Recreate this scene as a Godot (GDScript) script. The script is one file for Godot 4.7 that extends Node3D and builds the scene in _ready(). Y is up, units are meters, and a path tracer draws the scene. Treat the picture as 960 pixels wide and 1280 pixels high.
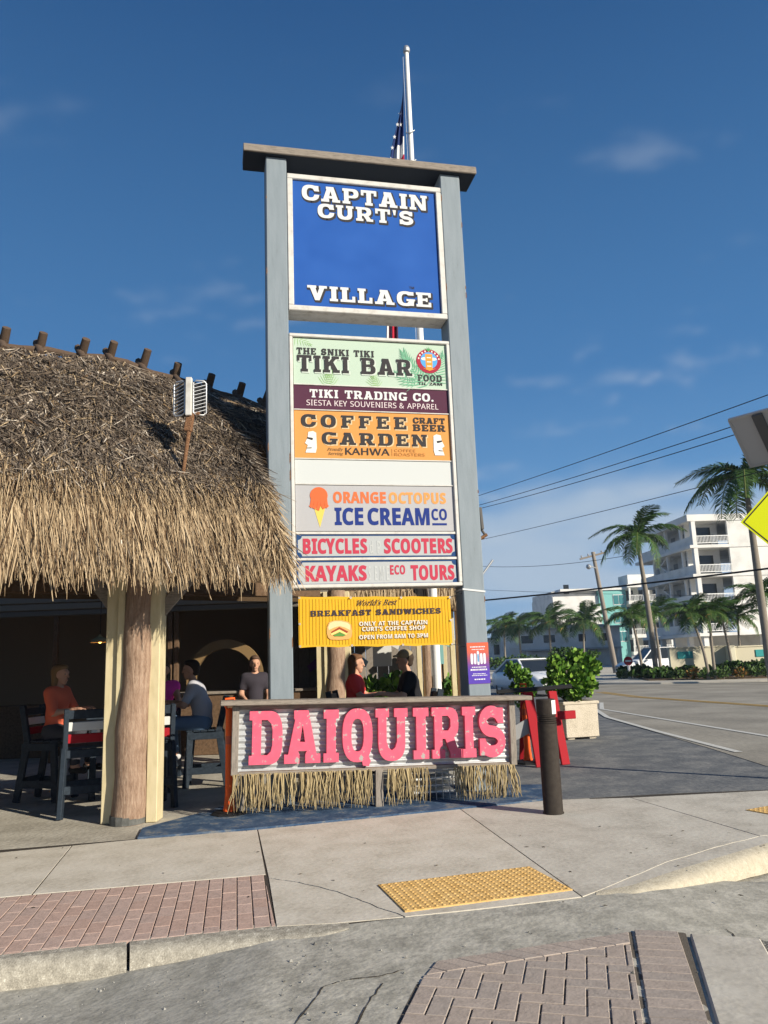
extends Node3D
# Street corner: tall sign between two posts, thatched bar, kerb ramp and cross street.
const EYE := Vector3(0, 1.6, 0)
var cam_basis: Basis
var M = {}
var brick_tex
var taken = {}
var rng = RandomNumberGenerator.new()

# ---------------------------------------------------------------- helpers
func px_ray(px, py):
	return cam_basis * Vector3((px - 480.0) / 960.0, -(py - 640.0) / 960.0, -1.0)
func G(px, py, y = 0.0):            # the spot on the ground (height y) seen at a pixel of the photograph
	var d = px_ray(px, py)
	return EYE + d * ((y - EYE.y) / d.y)
func A(px, py, z):                  # the point at a known distance z
	var d = px_ray(px, py)
	return EYE + d * (z / d.z)
func G2(list, y = 0.0):
	var r = PackedVector2Array()
	for p in list:
		var g = G(p[0], p[1], y)
		r.append(Vector2(g.x, g.z))
	return r
func V2(list):
	var r = PackedVector2Array()
	for p in list: r.append(Vector2(p[0], p[1]))
	return r

func numbered(called):
	if not taken.has(called):
		taken[called] = 0
		return called
	taken[called] += 1
	return "%s_%03d" % [called, taken[called]]
func tag(o, label, category = "", group = "", kind = ""):
	if label: o.set_meta("label", label)
	if category: o.set_meta("category", category)
	if group: o.set_meta("group", group)
	if kind: o.set_meta("kind", kind)
	return o
func thing(called, label, category, at = Vector3.ZERO, turn = 0.0, group = ""):
	var o = Node3D.new()
	o.name = numbered(called)
	add_child(o)
	o.position = at
	o.rotation.y = turn
	return tag(o, label, category, group)
func copy(src, label, at, turn = 0.0, scl = 1.0):
	var o = src.duplicate()
	var base = String(src.name)
	var cut = base.rfind("_0")
	if cut > 0: base = base.substr(0, cut)
	o.name = numbered(base)
	add_child(o)
	o.position = at
	o.rotation.y = turn
	o.scale = Vector3.ONE * scl
	if label: o.set_meta("label", label)
	return o
func S():
	var st = SurfaceTool.new()
	st.begin(Mesh.PRIMITIVE_TRIANGLES)
	st.set_smooth_group(-1)
	return st
func part(called, st, mat, parent = null, label = ""):
	st.generate_normals()
	return put_mesh(called, st.commit(), mat, parent, label)
func put_mesh(called, mesh, mat, parent = null, label = ""):
	var o = MeshInstance3D.new()
	o.mesh = mesh
	o.material_override = mat
	if parent == null:
		o.name = numbered(called)
		add_child(o)
	else:
		o.name = called
		parent.add_child(o, true)
	if label: o.set_meta("label", label)
	return o
func struct(called, st, mat):
	var o = part(called, st, mat)
	o.set_meta("kind", "structure")
	return o

func tri(st, a, b, c):
	st.add_vertex(a); st.add_vertex(b); st.add_vertex(c)
func q(st, a, b, c, d):
	tri(st, a, b, c); tri(st, a, c, d)
func bx(st, c, size, bas = Basis(), bev = 0.0):
	var h = size * 0.5
	var b = minf(bev, minf(h.x, minf(h.y, h.z)) * 0.45)
	if b <= 0.0:
		var p = []
		for i in 8: p.append(c + bas * Vector3(h.x if i & 1 else -h.x, h.y if i & 2 else -h.y, h.z if i & 4 else -h.z))
		q(st, p[4], p[6], p[7], p[5]); q(st, p[1], p[3], p[2], p[0]); q(st, p[0], p[2], p[6], p[4])
		q(st, p[5], p[7], p[3], p[1]); q(st, p[2], p[3], p[7], p[6]); q(st, p[0], p[4], p[5], p[1])
		return
	# chamfered: each corner has three points, one per axis face
	var f = func(sx, sy, sz, ax):
		var v = Vector3(sx * (h.x - (0.0 if ax == 0 else b)), sy * (h.y - (0.0 if ax == 1 else b)), sz * (h.z - (0.0 if ax == 2 else b)))
		return c + bas * v
	for s in [-1.0, 1.0]:
		var fx = [f.call(s, -1, -1, 0), f.call(s, 1, -1, 0), f.call(s, 1, 1, 0), f.call(s, -1, 1, 0)]
		var fy = [f.call(-1, s, -1, 1), f.call(-1, s, 1, 1), f.call(1, s, 1, 1), f.call(1, s, -1, 1)]
		var fz = [f.call(-1, -1, s, 2), f.call(1, -1, s, 2), f.call(1, 1, s, 2), f.call(-1, 1, s, 2)]
		for w in [fx, fy, fz]:
			if s < 0: q(st, w[0], w[1], w[2], w[3])
			else: q(st, w[3], w[2], w[1], w[0])
	for s in [-1.0, 1.0]:
		for t in [-1.0, 1.0]:
			q(st, f.call(-1, s, t, 1), f.call(1, s, t, 1), f.call(1, s, t, 2), f.call(-1, s, t, 2))
			q(st, f.call(s, -1, t, 0), f.call(s, 1, t, 0), f.call(s, 1, t, 2), f.call(s, -1, t, 2))
			q(st, f.call(s, t, -1, 0), f.call(s, t, 1, 0), f.call(s, t, 1, 1), f.call(s, t, -1, 1))
			for r in [-1.0, 1.0]: tri(st, f.call(s, t, r, 0), f.call(s, t, r, 1), f.call(s, t, r, 2))
func beam(st, a, b, w, h, bev = 0.0):    # a bar of section w (level) by h from a to b
	var d = (b - a).normalized()
	var side = d.cross(Vector3.UP)
	side = Vector3.RIGHT if side.length() < 0.01 else side.normalized()
	bx(st, (a + b) * 0.5, Vector3(w, h, (b - a).length()), Basis(side, d.cross(side) * -1.0, d), bev)
func tube(st, pts, rad, n = 8, cap = true, sq = null):
	var ring = []
	for i in pts.size():
		var d = (pts[mini(i + 1, pts.size() - 1)] - pts[maxi(i - 1, 0)]).normalized()
		var s = d.cross(Vector3.UP if absf(d.y) < 0.95 else Vector3.RIGHT).normalized()
		var t = s.cross(d)
		var row = []
		var rr = rad[i] if rad is Array else rad
		for k in n:
			var an = TAU * k / n
			row.append(pts[i] + (s * cos(an) + t * sin(an)) * rr)
		ring.append(row)
	st.set_smooth_group(0)
	for i in pts.size() - 1:
		for k in n:
			var m = (k + 1) % n
			q(st, ring[i][k], ring[i + 1][k], ring[i + 1][m], ring[i][m])
	st.set_smooth_group(-1)
	if cap:
		for k in n - 2:
			tri(st, ring[0][0], ring[0][k + 1], ring[0][k + 2])
			tri(st, ring[-1][0], ring[-1][k + 2], ring[-1][k + 1])
func lathe(st, c, prof, n = 20, bas = Basis()):   # prof: [radius, height] from the bottom up
	var ring = []
	for p in prof:
		var row = []
		for k in n: row.append(c + bas * Vector3(cos(TAU * k / n) * p[0], p[1], sin(TAU * k / n) * p[0]))
		ring.append(row)
	for i in prof.size() - 1:
		for k in n:
			var m = (k + 1) % n
			q(st, ring[i][k], ring[i][m], ring[i + 1][m], ring[i + 1][k])
func ball(st, c, r, n = 10, bas = Basis()):
	st.set_smooth_group(0)
	for i in n / 2:
		for k in n:
			var p = []
			for w in [[i, k], [i, k + 1], [i + 1, k + 1], [i + 1, k]]:
				var a = PI * w[0] / (n / 2)
				var b = TAU * (w[1] % n) / n
				p.append(c + bas * (Vector3(sin(a) * cos(b), cos(a), sin(a) * sin(b)) * r))
			q(st, p[0], p[1], p[2], p[3])
	st.set_smooth_group(-1)
func slab(st, poly, y0, y1, bev = 0.0):      # a level polygon (x, z) as a slab from y0 up to y1
	if Geometry2D.is_polygon_clockwise(poly): poly.reverse()
	var top = poly
	if bev > 0.0:
		var o = Geometry2D.offset_polygon(poly, -bev)
		if o.size() == 1 and o[0].size() == poly.size():
			top = PackedVector2Array()
			# keep the order of the corners
			for p in poly:
				var best = o[0][0]
				for w in o[0]:
					if w.distance_to(p) < best.distance_to(p): best = w
				top.append(best)
		else: bev = 0.0
	var ix = Geometry2D.triangulate_polygon(top)
	for i in range(0, ix.size(), 3):
		tri(st, Vector3(top[ix[i]].x, y1, top[ix[i]].y), Vector3(top[ix[i + 1]].x, y1, top[ix[i + 1]].y), Vector3(top[ix[i + 2]].x, y1, top[ix[i + 2]].y))
	for i in poly.size():
		var k = (i + 1) % poly.size()
		var lo = y1 - bev
		q(st, Vector3(poly[i].x, y0, poly[i].y), Vector3(poly[k].x, y0, poly[k].y), Vector3(poly[k].x, lo, poly[k].y), Vector3(poly[i].x, lo, poly[i].y))
		if bev > 0.0:
			q(st, Vector3(poly[i].x, lo, poly[i].y), Vector3(poly[k].x, lo, poly[k].y), Vector3(top[k].x, y1, top[k].y), Vector3(top[i].x, y1, top[i].y))
func face(st, poly, z0, z1):                 # an upright polygon (x, y) with its front at z1
	var ix = Geometry2D.triangulate_polygon(poly)
	for i in range(0, ix.size(), 3):
		var a = poly[ix[i]]; var b = poly[ix[i + 1]]; var c = poly[ix[i + 2]]
		if (b - a).cross(c - a) > 0.0: tri(st, Vector3(a.x, a.y, z1), Vector3(c.x, c.y, z1), Vector3(b.x, b.y, z1))
		else: tri(st, Vector3(a.x, a.y, z1), Vector3(b.x, b.y, z1), Vector3(c.x, c.y, z1))
	if z1 - z0 > 0.0005:
		for i in poly.size():
			var k = (i + 1) % poly.size()
			q(st, Vector3(poly[i].x, poly[i].y, z0), Vector3(poly[k].x, poly[k].y, z0), Vector3(poly[k].x, poly[k].y, z1), Vector3(poly[i].x, poly[i].y, z1))
func rect(x0, y0, x1, y1):
	return V2([[x0, y0], [x1, y0], [x1, y1], [x0, y1]])
func oval(cx, cy, rx, ry, n = 24, p = 2.0):
	var r = PackedVector2Array()
	for i in n:
		var a = TAU * i / n
		var c = cos(a); var s = sin(a)
		r.append(Vector2(cx + rx * signf(c) * pow(absf(c), 2.0 / p), cy + ry * signf(s) * pow(absf(s), 2.0 / p)))
	return r

# ---------------------------------------------------------------- materials
func lin(r, g, b): return Color(r, g, b).linear_to_srgb()
func mixtex(layers, stops, size = 512):
	# layers: [seed, frequency, octaves, weight, type]; stops: [position, linear colour]
	var g = Gradient.new()
	var off = PackedFloat32Array(); var col = PackedColorArray()
	for s in stops:
		off.append(s[0]); col.append(lin(s[1][0], s[1][1], s[1][2]))
	g.offsets = off; g.colors = col
	var lut = []
	for i in 256: lut.append(g.sample(i / 255.0))
	var acc = PackedFloat32Array(); acc.resize(size * size)
	var tot = 0.0
	for l in layers:
		var n = FastNoiseLite.new()
		n.seed = l[0]; n.frequency = l[1]; n.fractal_octaves = l[2]
		n.noise_type = FastNoiseLite.TYPE_SIMPLEX_SMOOTH if l.size() < 5 else l[4]
		var d = n.get_seamless_image(size, size).get_data()
		for i in acc.size(): acc[i] += d[i] * l[3]
		tot += l[3]
	var out = PackedByteArray(); out.resize(size * size * 3)
	for i in acc.size():
		var c = lut[clampi(int(acc[i] / tot), 0, 255)]
		out[i * 3] = c.r8; out[i * 3 + 1] = c.g8; out[i * 3 + 2] = c.b8
	return ImageTexture.create_from_image(Image.create_from_data(size, size, false, Image.FORMAT_RGB8, out))
func bump(seed_, freq, oct = 4, strength = 4.0, size = 512):
	var n = FastNoiseLite.new()
	n.seed = seed_; n.frequency = freq; n.fractal_octaves = oct
	var t = NoiseTexture2D.new()
	t.width = size; t.height = size; t.seamless = true; t.noise = n
	t.as_normal_map = true; t.bump_strength = strength
	return t
func mat(r, g, b, rough = 0.8, metal = 0.0):
	var m = StandardMaterial3D.new()
	m.albedo_color = lin(r, g, b)
	m.roughness = rough
	m.metallic = metal
	if rough > 0.3 and metal == 0.0: m.metallic_specular = 0.3
	m.cull_mode = BaseMaterial3D.CULL_DISABLED
	return m
func tmat(tex, scl, rough = 0.85, nrm = null, ns = 1.0, world = true, tint = [1, 1, 1]):
	var m = mat(tint[0], tint[1], tint[2], rough)
	m.albedo_texture = tex
	m.uv1_triplanar = true
	m.uv1_world_triplanar = world
	m.uv1_scale = scl if scl is Vector3 else Vector3.ONE * scl
	if nrm:
		m.normal_enabled = true
		m.normal_texture = nrm
		m.normal_scale = ns
	return m
func vmat(rough = 0.8):
	var m = mat(1, 1, 1, rough)
	m.vertex_color_use_as_albedo = true
	return m

func make_materials():
	var CELL = FastNoiseLite.TYPE_CELLULAR
	var VAL = FastNoiseLite.TYPE_VALUE
	var nf = bump(3, 0.09, 4, 3.0)
	var nc = bump(5, 0.03, 5, 4.0)
	M.concrete = tmat(mixtex([[1, 0.006, 5, 1.0], [2, 0.25, 2, 0.45, VAL], [9, 0.05, 3, 0.5]], [[0.0, [0.37, 0.33, 0.265]], [0.42, [0.54, 0.495, 0.415]], [0.6, [0.59, 0.545, 0.465]], [1.0, [0.66, 0.62, 0.54]]], 1024), 0.33, 0.9, nf, 0.1)
	M.walk_grey = tmat(mixtex([[41, 0.005, 5, 1.0], [42, 0.22, 2, 0.5, VAL], [43, 0.04, 3, 0.6]], [[0.0, [0.33, 0.305, 0.255]], [0.42, [0.485, 0.45, 0.385]], [0.6, [0.54, 0.505, 0.435]], [1.0, [0.61, 0.58, 0.505]]], 1024), 0.33, 0.9, nf, 0.1)
	M.kerb = tmat(mixtex([[11, 0.32, 2, 1.0, VAL], [12, 0.02, 4, 0.7], [13, 0.16, 3, 0.5, CELL]], [[0.0, [0.1, 0.09, 0.075]], [0.36, [0.25, 0.23, 0.19]], [0.52, [0.38, 0.35, 0.29]], [0.66, [0.48, 0.45, 0.375]], [0.74, [0.75, 0.72, 0.63]], [1.0, [0.85, 0.83, 0.76]]]), 1.3, 0.92, nf, 0.4)
	M.kerb_worn = tmat(mixtex([[14, 0.3, 2, 1.0, VAL], [15, 0.03, 4, 0.8]], [[0.0, [0.27, 0.235, 0.17]], [0.4, [0.45, 0.4, 0.305]], [0.65, [0.55, 0.5, 0.39]], [1.0, [0.66, 0.61, 0.5]]]), 0.9, 0.92, nf, 0.3)
	M.street = tmat(mixtex([[21, 0.008, 5, 1.2], [22, 0.35, 2, 0.7, VAL], [23, 0.025, 5, 0.9]], [[0.0, [0.19, 0.18, 0.155]], [0.4, [0.335, 0.32, 0.275]], [0.58, [0.43, 0.41, 0.355]], [1.0, [0.58, 0.55, 0.48]]], 1024), 0.4, 0.93, nf, 0.22)
	M.rubble = tmat(mixtex([[24, 0.1, 3, 1.0, CELL], [25, 0.4, 2, 0.7, VAL]], [[0.0, [0.07, 0.068, 0.062]], [0.4, [0.16, 0.155, 0.14]], [0.7, [0.28, 0.27, 0.24]], [1.0, [0.45, 0.43, 0.39]]]), 1.2, 0.95, nf, 2.0)
	M.lot = tmat(mixtex([[31, 0.006, 5, 1.0], [32, 0.35, 2, 0.5, VAL], [33, 0.035, 4, 0.6]], [[0.0, [0.075, 0.082, 0.092]], [0.45, [0.145, 0.15, 0.155]], [0.62, [0.2, 0.2, 0.195]], [1.0, [0.34, 0.33, 0.3]]], 1024), 0.25, 0.92, nf, 0.2)
	M.road = tmat(mixtex([[35, 0.005, 5, 1.0], [36, 0.35, 2, 0.4, VAL]], [[0.0, [0.2, 0.185, 0.155]], [0.5, [0.3, 0.275, 0.23]], [1.0, [0.41, 0.38, 0.32]]]), 0.12, 0.92, nf, 0.12)
	M.blue_paint = tmat(mixtex([[37, 0.02, 5, 1.0], [38, 0.3, 2, 0.5, VAL]], [[0.0, [0.02, 0.04, 0.085]], [0.45, [0.045, 0.085, 0.155]], [0.6, [0.085, 0.125, 0.19]], [0.7, [0.17, 0.18, 0.19]], [1.0, [0.27, 0.26, 0.25]]]), 0.31, 0.9, nf, 0.2)
	M.floor = tmat(mixtex([[45, 0.008, 5, 1.0], [46, 0.2, 2, 0.3, VAL]], [[0.0, [0.27, 0.245, 0.2]], [0.5, [0.41, 0.38, 0.32]], [1.0, [0.52, 0.49, 0.42]]]), 0.3, 0.85, nf, 0.3)
	brick_tex = mixtex([[51, 0.03, 4, 1.0], [52, 0.35, 2, 0.7, VAL]], [[0.0, [0.6, 0.6, 0.6]], [0.5, [0.88, 0.88, 0.88]], [1.0, [1, 1, 1]]])
	var brickt = brick_tex
	M.brick = []
	for c in [[0.54, 0.385, 0.32], [0.52, 0.365, 0.3], [0.56, 0.41, 0.345], [0.51, 0.38, 0.325], [0.54, 0.4, 0.34]]: M.brick.append(tmat(brickt, 0.9, 0.9, nf, 0.2, true, c))
	M.paver = []
	for c in [[0.45, 0.375, 0.32], [0.43, 0.36, 0.31], [0.47, 0.395, 0.34], [0.42, 0.36, 0.315]]: M.paver.append(tmat(brickt, 0.9, 0.9, nf, 0.2, true, c))
	M.sand = tmat(brickt, 1.5, 0.95, nf, 0.3, true, [0.3, 0.27, 0.225])
	M.dirt = tmat(brick_tex, 1.5, 0.95, nf, 0.3, true, [0.15, 0.13, 0.105])
	M.joint = tmat(brickt, 1.5, 0.95, nf, 0.3, true, [0.07, 0.06, 0.05])
	M.tactile = tmat(mixtex([[61, 0.02, 4, 1.0], [62, 0.3, 2, 0.6, VAL]], [[0.0, [0.38, 0.22, 0.06]], [0.45, [0.68, 0.43, 0.155]], [1.0, [0.76, 0.53, 0.24]]]), 0.8, 0.8, nf, 0.3)
	var woodt = mixtex([[71, 0.02, 5, 1.0], [72, 0.2, 2, 0.5, VAL]], [[0.0, [0.3, 0.3, 0.3]], [0.45, [0.75, 0.75, 0.75]], [1.0, [1, 1, 1]]])
	M.wood_grey = tmat(woodt, Vector3(0.6, 5.0, 5.0), 0.9, nc, 0.5, false, [0.33, 0.285, 0.24])
	M.wood_upright = tmat(woodt, Vector3(5.0, 0.6, 5.0), 0.9, nc, 0.5, false, [0.33, 0.29, 0.25])
	M.wood_brown = tmat(woodt, 1.5, 0.85, nc, 0.5, false, [0.16, 0.1, 0.06])
	M.old_log = tmat(woodt, Vector3(4, 4, 4), 0.95, nc, 0.8, false, [0.13, 0.09, 0.065])
	M.post_paint = tmat(mixtex([[75, 0.012, 5, 1.0], [76, 0.12, 3, 0.5]], [[0.0, [0.17, 0.195, 0.215]], [0.3, [0.21, 0.25, 0.28]], [1.0, [0.25, 0.29, 0.325]]]), Vector3(2.0, 0.25, 2.0), 0.6, nc, 0.1, false)
	M.rust = tmat(mixtex([[77, 0.05, 4, 1.0]], [[0.0, [0.06, 0.03, 0.02]], [0.5, [0.2, 0.1, 0.05]], [1.0, [0.36, 0.24, 0.15]]]), 2.0, 0.9, nf, 0.8, false)
	M.log = tmat(mixtex([[81, 0.02, 5, 1.0], [82, 0.1, 3, 0.6], [83, 0.3, 2, 0.3, VAL]], [[0.0, [0.1, 0.06, 0.04]], [0.4, [0.25, 0.165, 0.115]], [0.65, [0.36, 0.26, 0.19]], [1.0, [0.47, 0.38, 0.3]]]), Vector3(3.0, 0.35, 3.0), 0.9, nc, 1.2, false)
	M.cream = tmat(mixtex([[85, 0.02, 4, 1.0]], [[0.0, [0.5, 0.42, 0.25]], [0.5, [0.58, 0.5, 0.31]], [1.0, [0.63, 0.54, 0.35]]]), Vector3(1.0, 0.3, 1.0), 0.7, null, 1.0, false)
	M.white_frame = tmat(mixtex([[86, 0.02, 4, 1.0]], [[0.0, [0.42, 0.4, 0.36]], [0.4, [0.58, 0.565, 0.53]], [1.0, [0.64, 0.63, 0.6]]]), 0.6, 0.5)
	M.galv = tmat(mixtex([[87, 0.02, 4, 1.0], [88, 0.1, 3, 0.5, CELL]], [[0.0, [0.32, 0.33, 0.34]], [0.5, [0.5, 0.52, 0.53]], [1.0, [0.62, 0.64, 0.65]]]), 1.2, 0.42)
	M.galv.metallic = 0.35
	M.pink = tmat(mixtex([[91, 0.012, 3, 1.0], [92, 0.06, 3, 0.35]], [[0.0, [0.62, 0.1, 0.16]], [0.6, [0.67, 0.115, 0.185]], [0.72, [0.68, 0.125, 0.195]], [0.735, [0.36, 0.33, 0.31]], [1.0, [0.4, 0.38, 0.36]]]), 1.4, 0.6, null, 1.0, false)
	M.black = mat(0.02, 0.02, 0.022, 0.6)
	M.bronze = tmat(mixtex([[95, 0.03, 4, 1.0]], [[0.0, [0.028, 0.022, 0.018]], [1.0, [0.052, 0.043, 0.035]]]), 1.0, 0.78)
	M.white = mat(0.78, 0.78, 0.76, 0.5)
	M.steel = mat(0.45, 0.46, 0.47, 0.4, 0.6)
	M.orange = mat(0.85, 0.12, 0.02, 0.5)
	M.red = mat(0.33, 0.012, 0.02, 0.75)
	M.navy = tmat(mixtex([[97, 0.03, 4, 1.0]], [[0.0, [0.015, 0.022, 0.032]], [1.0, [0.03, 0.043, 0.06]]]), 1.0, 0.55, null, 1.0, false)
	M.stucco = tmat(mixtex([[98, 0.06, 4, 1.0], [99, 0.01, 4, 0.8]], [[0.0, [0.42, 0.36, 0.28]], [0.5, [0.6, 0.53, 0.42]], [1.0, [0.68, 0.6, 0.5]]]), 0.8, 0.9, nf, 0.8, false)
	M.glass = mat(0.02, 0.025, 0.03, 0.08)
	M.wall_white = tmat(mixtex([[101, 0.01, 4, 1.0]], [[0.0, [0.55, 0.54, 0.51]], [0.5, [0.68, 0.67, 0.64]], [1.0, [0.74, 0.73, 0.7]]]), 0.08, 0.85)
	M.wall_teal = mat(0.2, 0.46, 0.44, 0.8)
	M.wall_cream = mat(0.6, 0.55, 0.41, 0.85)
	M.roof_grey = mat(0.35, 0.35, 0.34, 0.8)
	M.dark_room = mat(0.24, 0.175, 0.12, 0.9)
	M.vert = vmat(0.85)
	M.thatch = vmat(0.9)
	M.leaf = vmat(0.45)
	M.leaf.backlight_enabled = true
	M.leaf.backlight = Color(0.1, 0.14, 0.03)
	M.skin = mat(0.5, 0.28, 0.19, 0.6)
	M.mulch = tmat(M.rubble.albedo_texture, 0.5, 0.95, nf, 1.0, true, [0.7, 0.5, 0.35])

# ---------------------------------------------------------------- lettering
var glyphs = {}
func stroke_path(pts, w):
	return Geometry2D.offset_polyline(V2(pts), w * 0.5, Geometry2D.JOIN_ROUND, Geometry2D.END_BUTT)[0]
func arc_pts(cx, cy, rx, ry, a0, a1, n = 14):
	var r = []
	for i in n + 1:
		var a = deg_to_rad(lerpf(a0, a1, float(i) / n))
		r.append([cx + rx * cos(a), cy + ry * sin(a)])
	return r
func glyph(ch):                       # slab-serif capitals one unit tall: [width, polygons]
	if glyphs.has(ch): return glyphs[ch]
	var t = 0.25; var k = 0.17; var o = 0.08
	var pos = []; var neg = []; var extra = []
	var w = 0.8; var cut = 0.0
	var foot = func(x): return [rect(x - o, 0, x + t + o, k), rect(x - o, 1 - k, x + t + o, 1)]
	match ch:
		"I":
			w = t + 2 * o
			pos = [rect(o, 0, o + t, 1)] + foot.call(o)
		"T":
			w = 0.84
			pos = [rect(w / 2 - t / 2, 0, w / 2 + t / 2, 1), rect(0, 1 - k, w, 1), rect(0, 0.64, 0.14, 1), rect(w - 0.14, 0.64, w, 1), rect(w / 2 - t / 2 - o, 0, w / 2 + t / 2 + o, k)]
		"L":
			w = 0.74
			pos = [rect(o, 0, o + t, 1)] + foot.call(o) + [rect(o, 0, w, k), rect(w - 0.15, 0, w, 0.4)]
		"E", "F":
			w = 0.78
			pos = [rect(o, 0, o + t, 1)] + foot.call(o) + [rect(o, 1 - k, w, 1), rect(w - 0.14, 0.68, w, 1), rect(o, 0.42, 0.6, 0.58), rect(0.5, 0.36, 0.6, 0.64)]
			if ch == "E": pos += [rect(o, 0, w, k), rect(w - 0.14, 0, w, 0.32)]
		"H":
			w = 0.98
			pos = [rect(o, 0, o + t, 1)] + foot.call(o) + [rect(o, 0.41, w - o, 0.59), rect(w - o - t, 0, w - o, 1)] + foot.call(w - o - t)
		"N":
			w = 0.98
			pos = [rect(o, 0, o + 0.2, 1), rect(0, 0, o + 0.28, k), rect(0, 1 - k, o + 0.22, 1), V2([[o, 1], [o + 0.26, 1], [w - o, 0], [w - o - 0.26, 0]]), rect(w - o - 0.2, 0, w - o, 1), rect(w - o - 0.28, 1 - k, w, 1)]
		"K":
			w = 0.98
			pos = [rect(o, 0, o + t, 1)] + foot.call(o) + [V2([[0.3, 0.32], [0.5, 0.5], [0.86, 0.95], [0.6, 0.95], [0.3, 0.6]]), rect(0.54, 1 - k, w - 0.03, 1), V2([[0.38, 0.52], [0.6, 0.64], [0.92, 0.05], [0.62, 0.05]]), rect(0.56, 0, w, k)]
		"V":
			w = 0.98
			pos = [V2([[0.09, 1], [0.37, 1], [0.6, 0], [0.38, 0]]), V2([[0.89, 1], [0.64, 1], [0.38, 0], [0.6, 0]]), rect(0, 1 - k, 0.45, 1), rect(0.58, 1 - k, w, 1)]
		"W":
			w = 1.3
			pos = [V2([[0.08, 1], [0.33, 1], [0.5, 0], [0.28, 0]]), V2([[0.28, 0], [0.5, 0], [0.74, 1], [0.56, 1]]), V2([[0.56, 1], [0.74, 1], [1.02, 0], [0.8, 0]]), V2([[0.8, 0], [1.02, 0], [1.22, 1], [0.97, 1]]), rect(0, 1 - k, 0.4, 1), rect(0.9, 1 - k, 1.3, 1)]
		"A":
			w = 1.0; cut = 0.5
			pos = [V2([[0.06, 0], [0.94, 0], [0.66, 1], [0.34, 1]]), rect(0, 0, 0.42, k), rect(0.58, 0, 1.0, k), rect(0.26, 1 - k, 0.6, 1)]
			neg = [V2([[0.43, 0.4], [0.57, 0.4], [0.5, 0.72]]), V2([[0.42, -0.1], [0.58, -0.1], [0.58, k], [0.62, 0.23], [0.38, 0.23], [0.42, k]])]
		"D":
			w = 0.92; cut = 0.46
			pos = [rect(0, 0, 0.5, k), rect(0, 1 - k, 0.5, 1), rect(o, 0, 0.6, 1), oval(0.52, 0.5, 0.4, 0.5, 28, 2.8)]
			neg = [V2([[o + t, k], [0.5, k], [0.6, 0.24], [0.64, 0.36], [0.64, 0.64], [0.6, 0.76], [0.5, 1 - k], [o + t, 1 - k]])]
		"O", "Q":
			w = 0.92; cut = 0.46
			pos = [oval(0.46, 0.5, 0.46, 0.515, 32, 2.5)]
			neg = [oval(0.46, 0.5, 0.19, 0.315, 20, 2.5)]
			if ch == "Q": pos += [V2([[0.5, 0.3], [0.66, 0.3], [0.86, 0.0], [0.8, -0.1], [0.62, -0.08]])]
		"C", "G":
			w = 0.88; cut = 0.45
			pos = [oval(0.46, 0.5, 0.46, 0.515, 32, 2.5), rect(0.7, 0.6, 0.88, 0.98)]
			neg = [oval(0.46, 0.5, 0.2, 0.31, 20, 2.5), rect(0.46, 0.4, 1.2, 0.62)]
			if ch == "G": neg = [oval(0.44, 0.5, 0.19, 0.32, 20, 2.5), rect(0.46, 0.48, 1.2, 0.74)]; pos += [rect(0.66, 0.02, 0.88, 0.48)]; extra = [rect(0.5, 0.34, 0.62, 0.48), rect(0.88, 0.36, 0.95, 0.48)]
			else: pos += [rect(0.72, 0.18, 0.88, 0.4)]
		"P", "R":
			w = 0.86 if ch == "P" else 0.96; cut = 0.45
			pos = [rect(0, 1 - k, 0.5, 1), rect(o, 0, o + t, 1), rect(o, 0.38, 0.55, 1), oval(0.52, 0.69, 0.34, 0.31, 24, 2.6), rect(0, 0, o + t + o, k)]
			neg = [V2([[o + t, 0.54], [0.52, 0.54], [0.6, 0.62], [0.6, 0.76], [0.52, 1 - k], [o + t, 1 - k]])]
			if ch == "R": pos += [V2([[0.4, 0.42], [0.68, 0.46], [0.9, 0.02], [0.62, 0.02]]), rect(0.58, 0, 0.96, k)]
		"B":
			w = 0.9; cut = 0.45
			pos = [rect(0, 0, 0.5, k), rect(0, 1 - k, 0.5, 1), rect(o, 0, 0.55, 1), oval(0.5, 0.74, 0.34, 0.26, 24, 2.6), oval(0.52, 0.28, 0.37, 0.28, 24, 2.6)]
			neg = [V2([[o + t, 0.6], [0.54, 0.6], [0.6, 0.66], [0.6, 0.76], [0.54, 1 - k], [o + t, 1 - k]]), V2([[o + t, k], [0.55, k], [0.63, 0.23], [0.63, 0.37], [0.55, 0.44], [o + t, 0.44]])]
		"U":
			w = 0.98
			pos = [rect(0, 1 - k, t + 2 * o, 1), rect(o, 0.3, w - o, 1), oval(w / 2, 0.36, w / 2 - o, 0.375, 28, 2.5), rect(w - t - 2 * o, 1 - k, w, 1)]
			neg = [rect(t + 2 * o, 1 - k - 0.001, w - t - 2 * o, 1.2), V2([[o + t, 1 - k], [w - o - t, 1 - k], [w - o - t, 0.36], [w - o - t - 0.06, 0.24], [w / 2, 0.19], [o + t + 0.06, 0.24], [o + t, 0.36]])]
		"S":
			w = 0.84
			var p = arc_pts(0.42, 0.7, 0.27, 0.2, 12, 270, 16) + arc_pts(0.42, 0.3, 0.29, 0.2, 90, -168, 16)
			pos = [stroke_path(p, 0.23), rect(0.6, 0.66, 0.78, 0.97), rect(0.04, 0.03, 0.22, 0.36)]
		"'":
			w = 0.24
			pos = [V2([[0.02, 1], [0.22, 1], [0.17, 0.62], [0.08, 0.62]])]
		".":
			w = 0.24
			pos = [oval(0.12, 0.12, 0.13, 0.13, 12)]
	var polys = []
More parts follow.
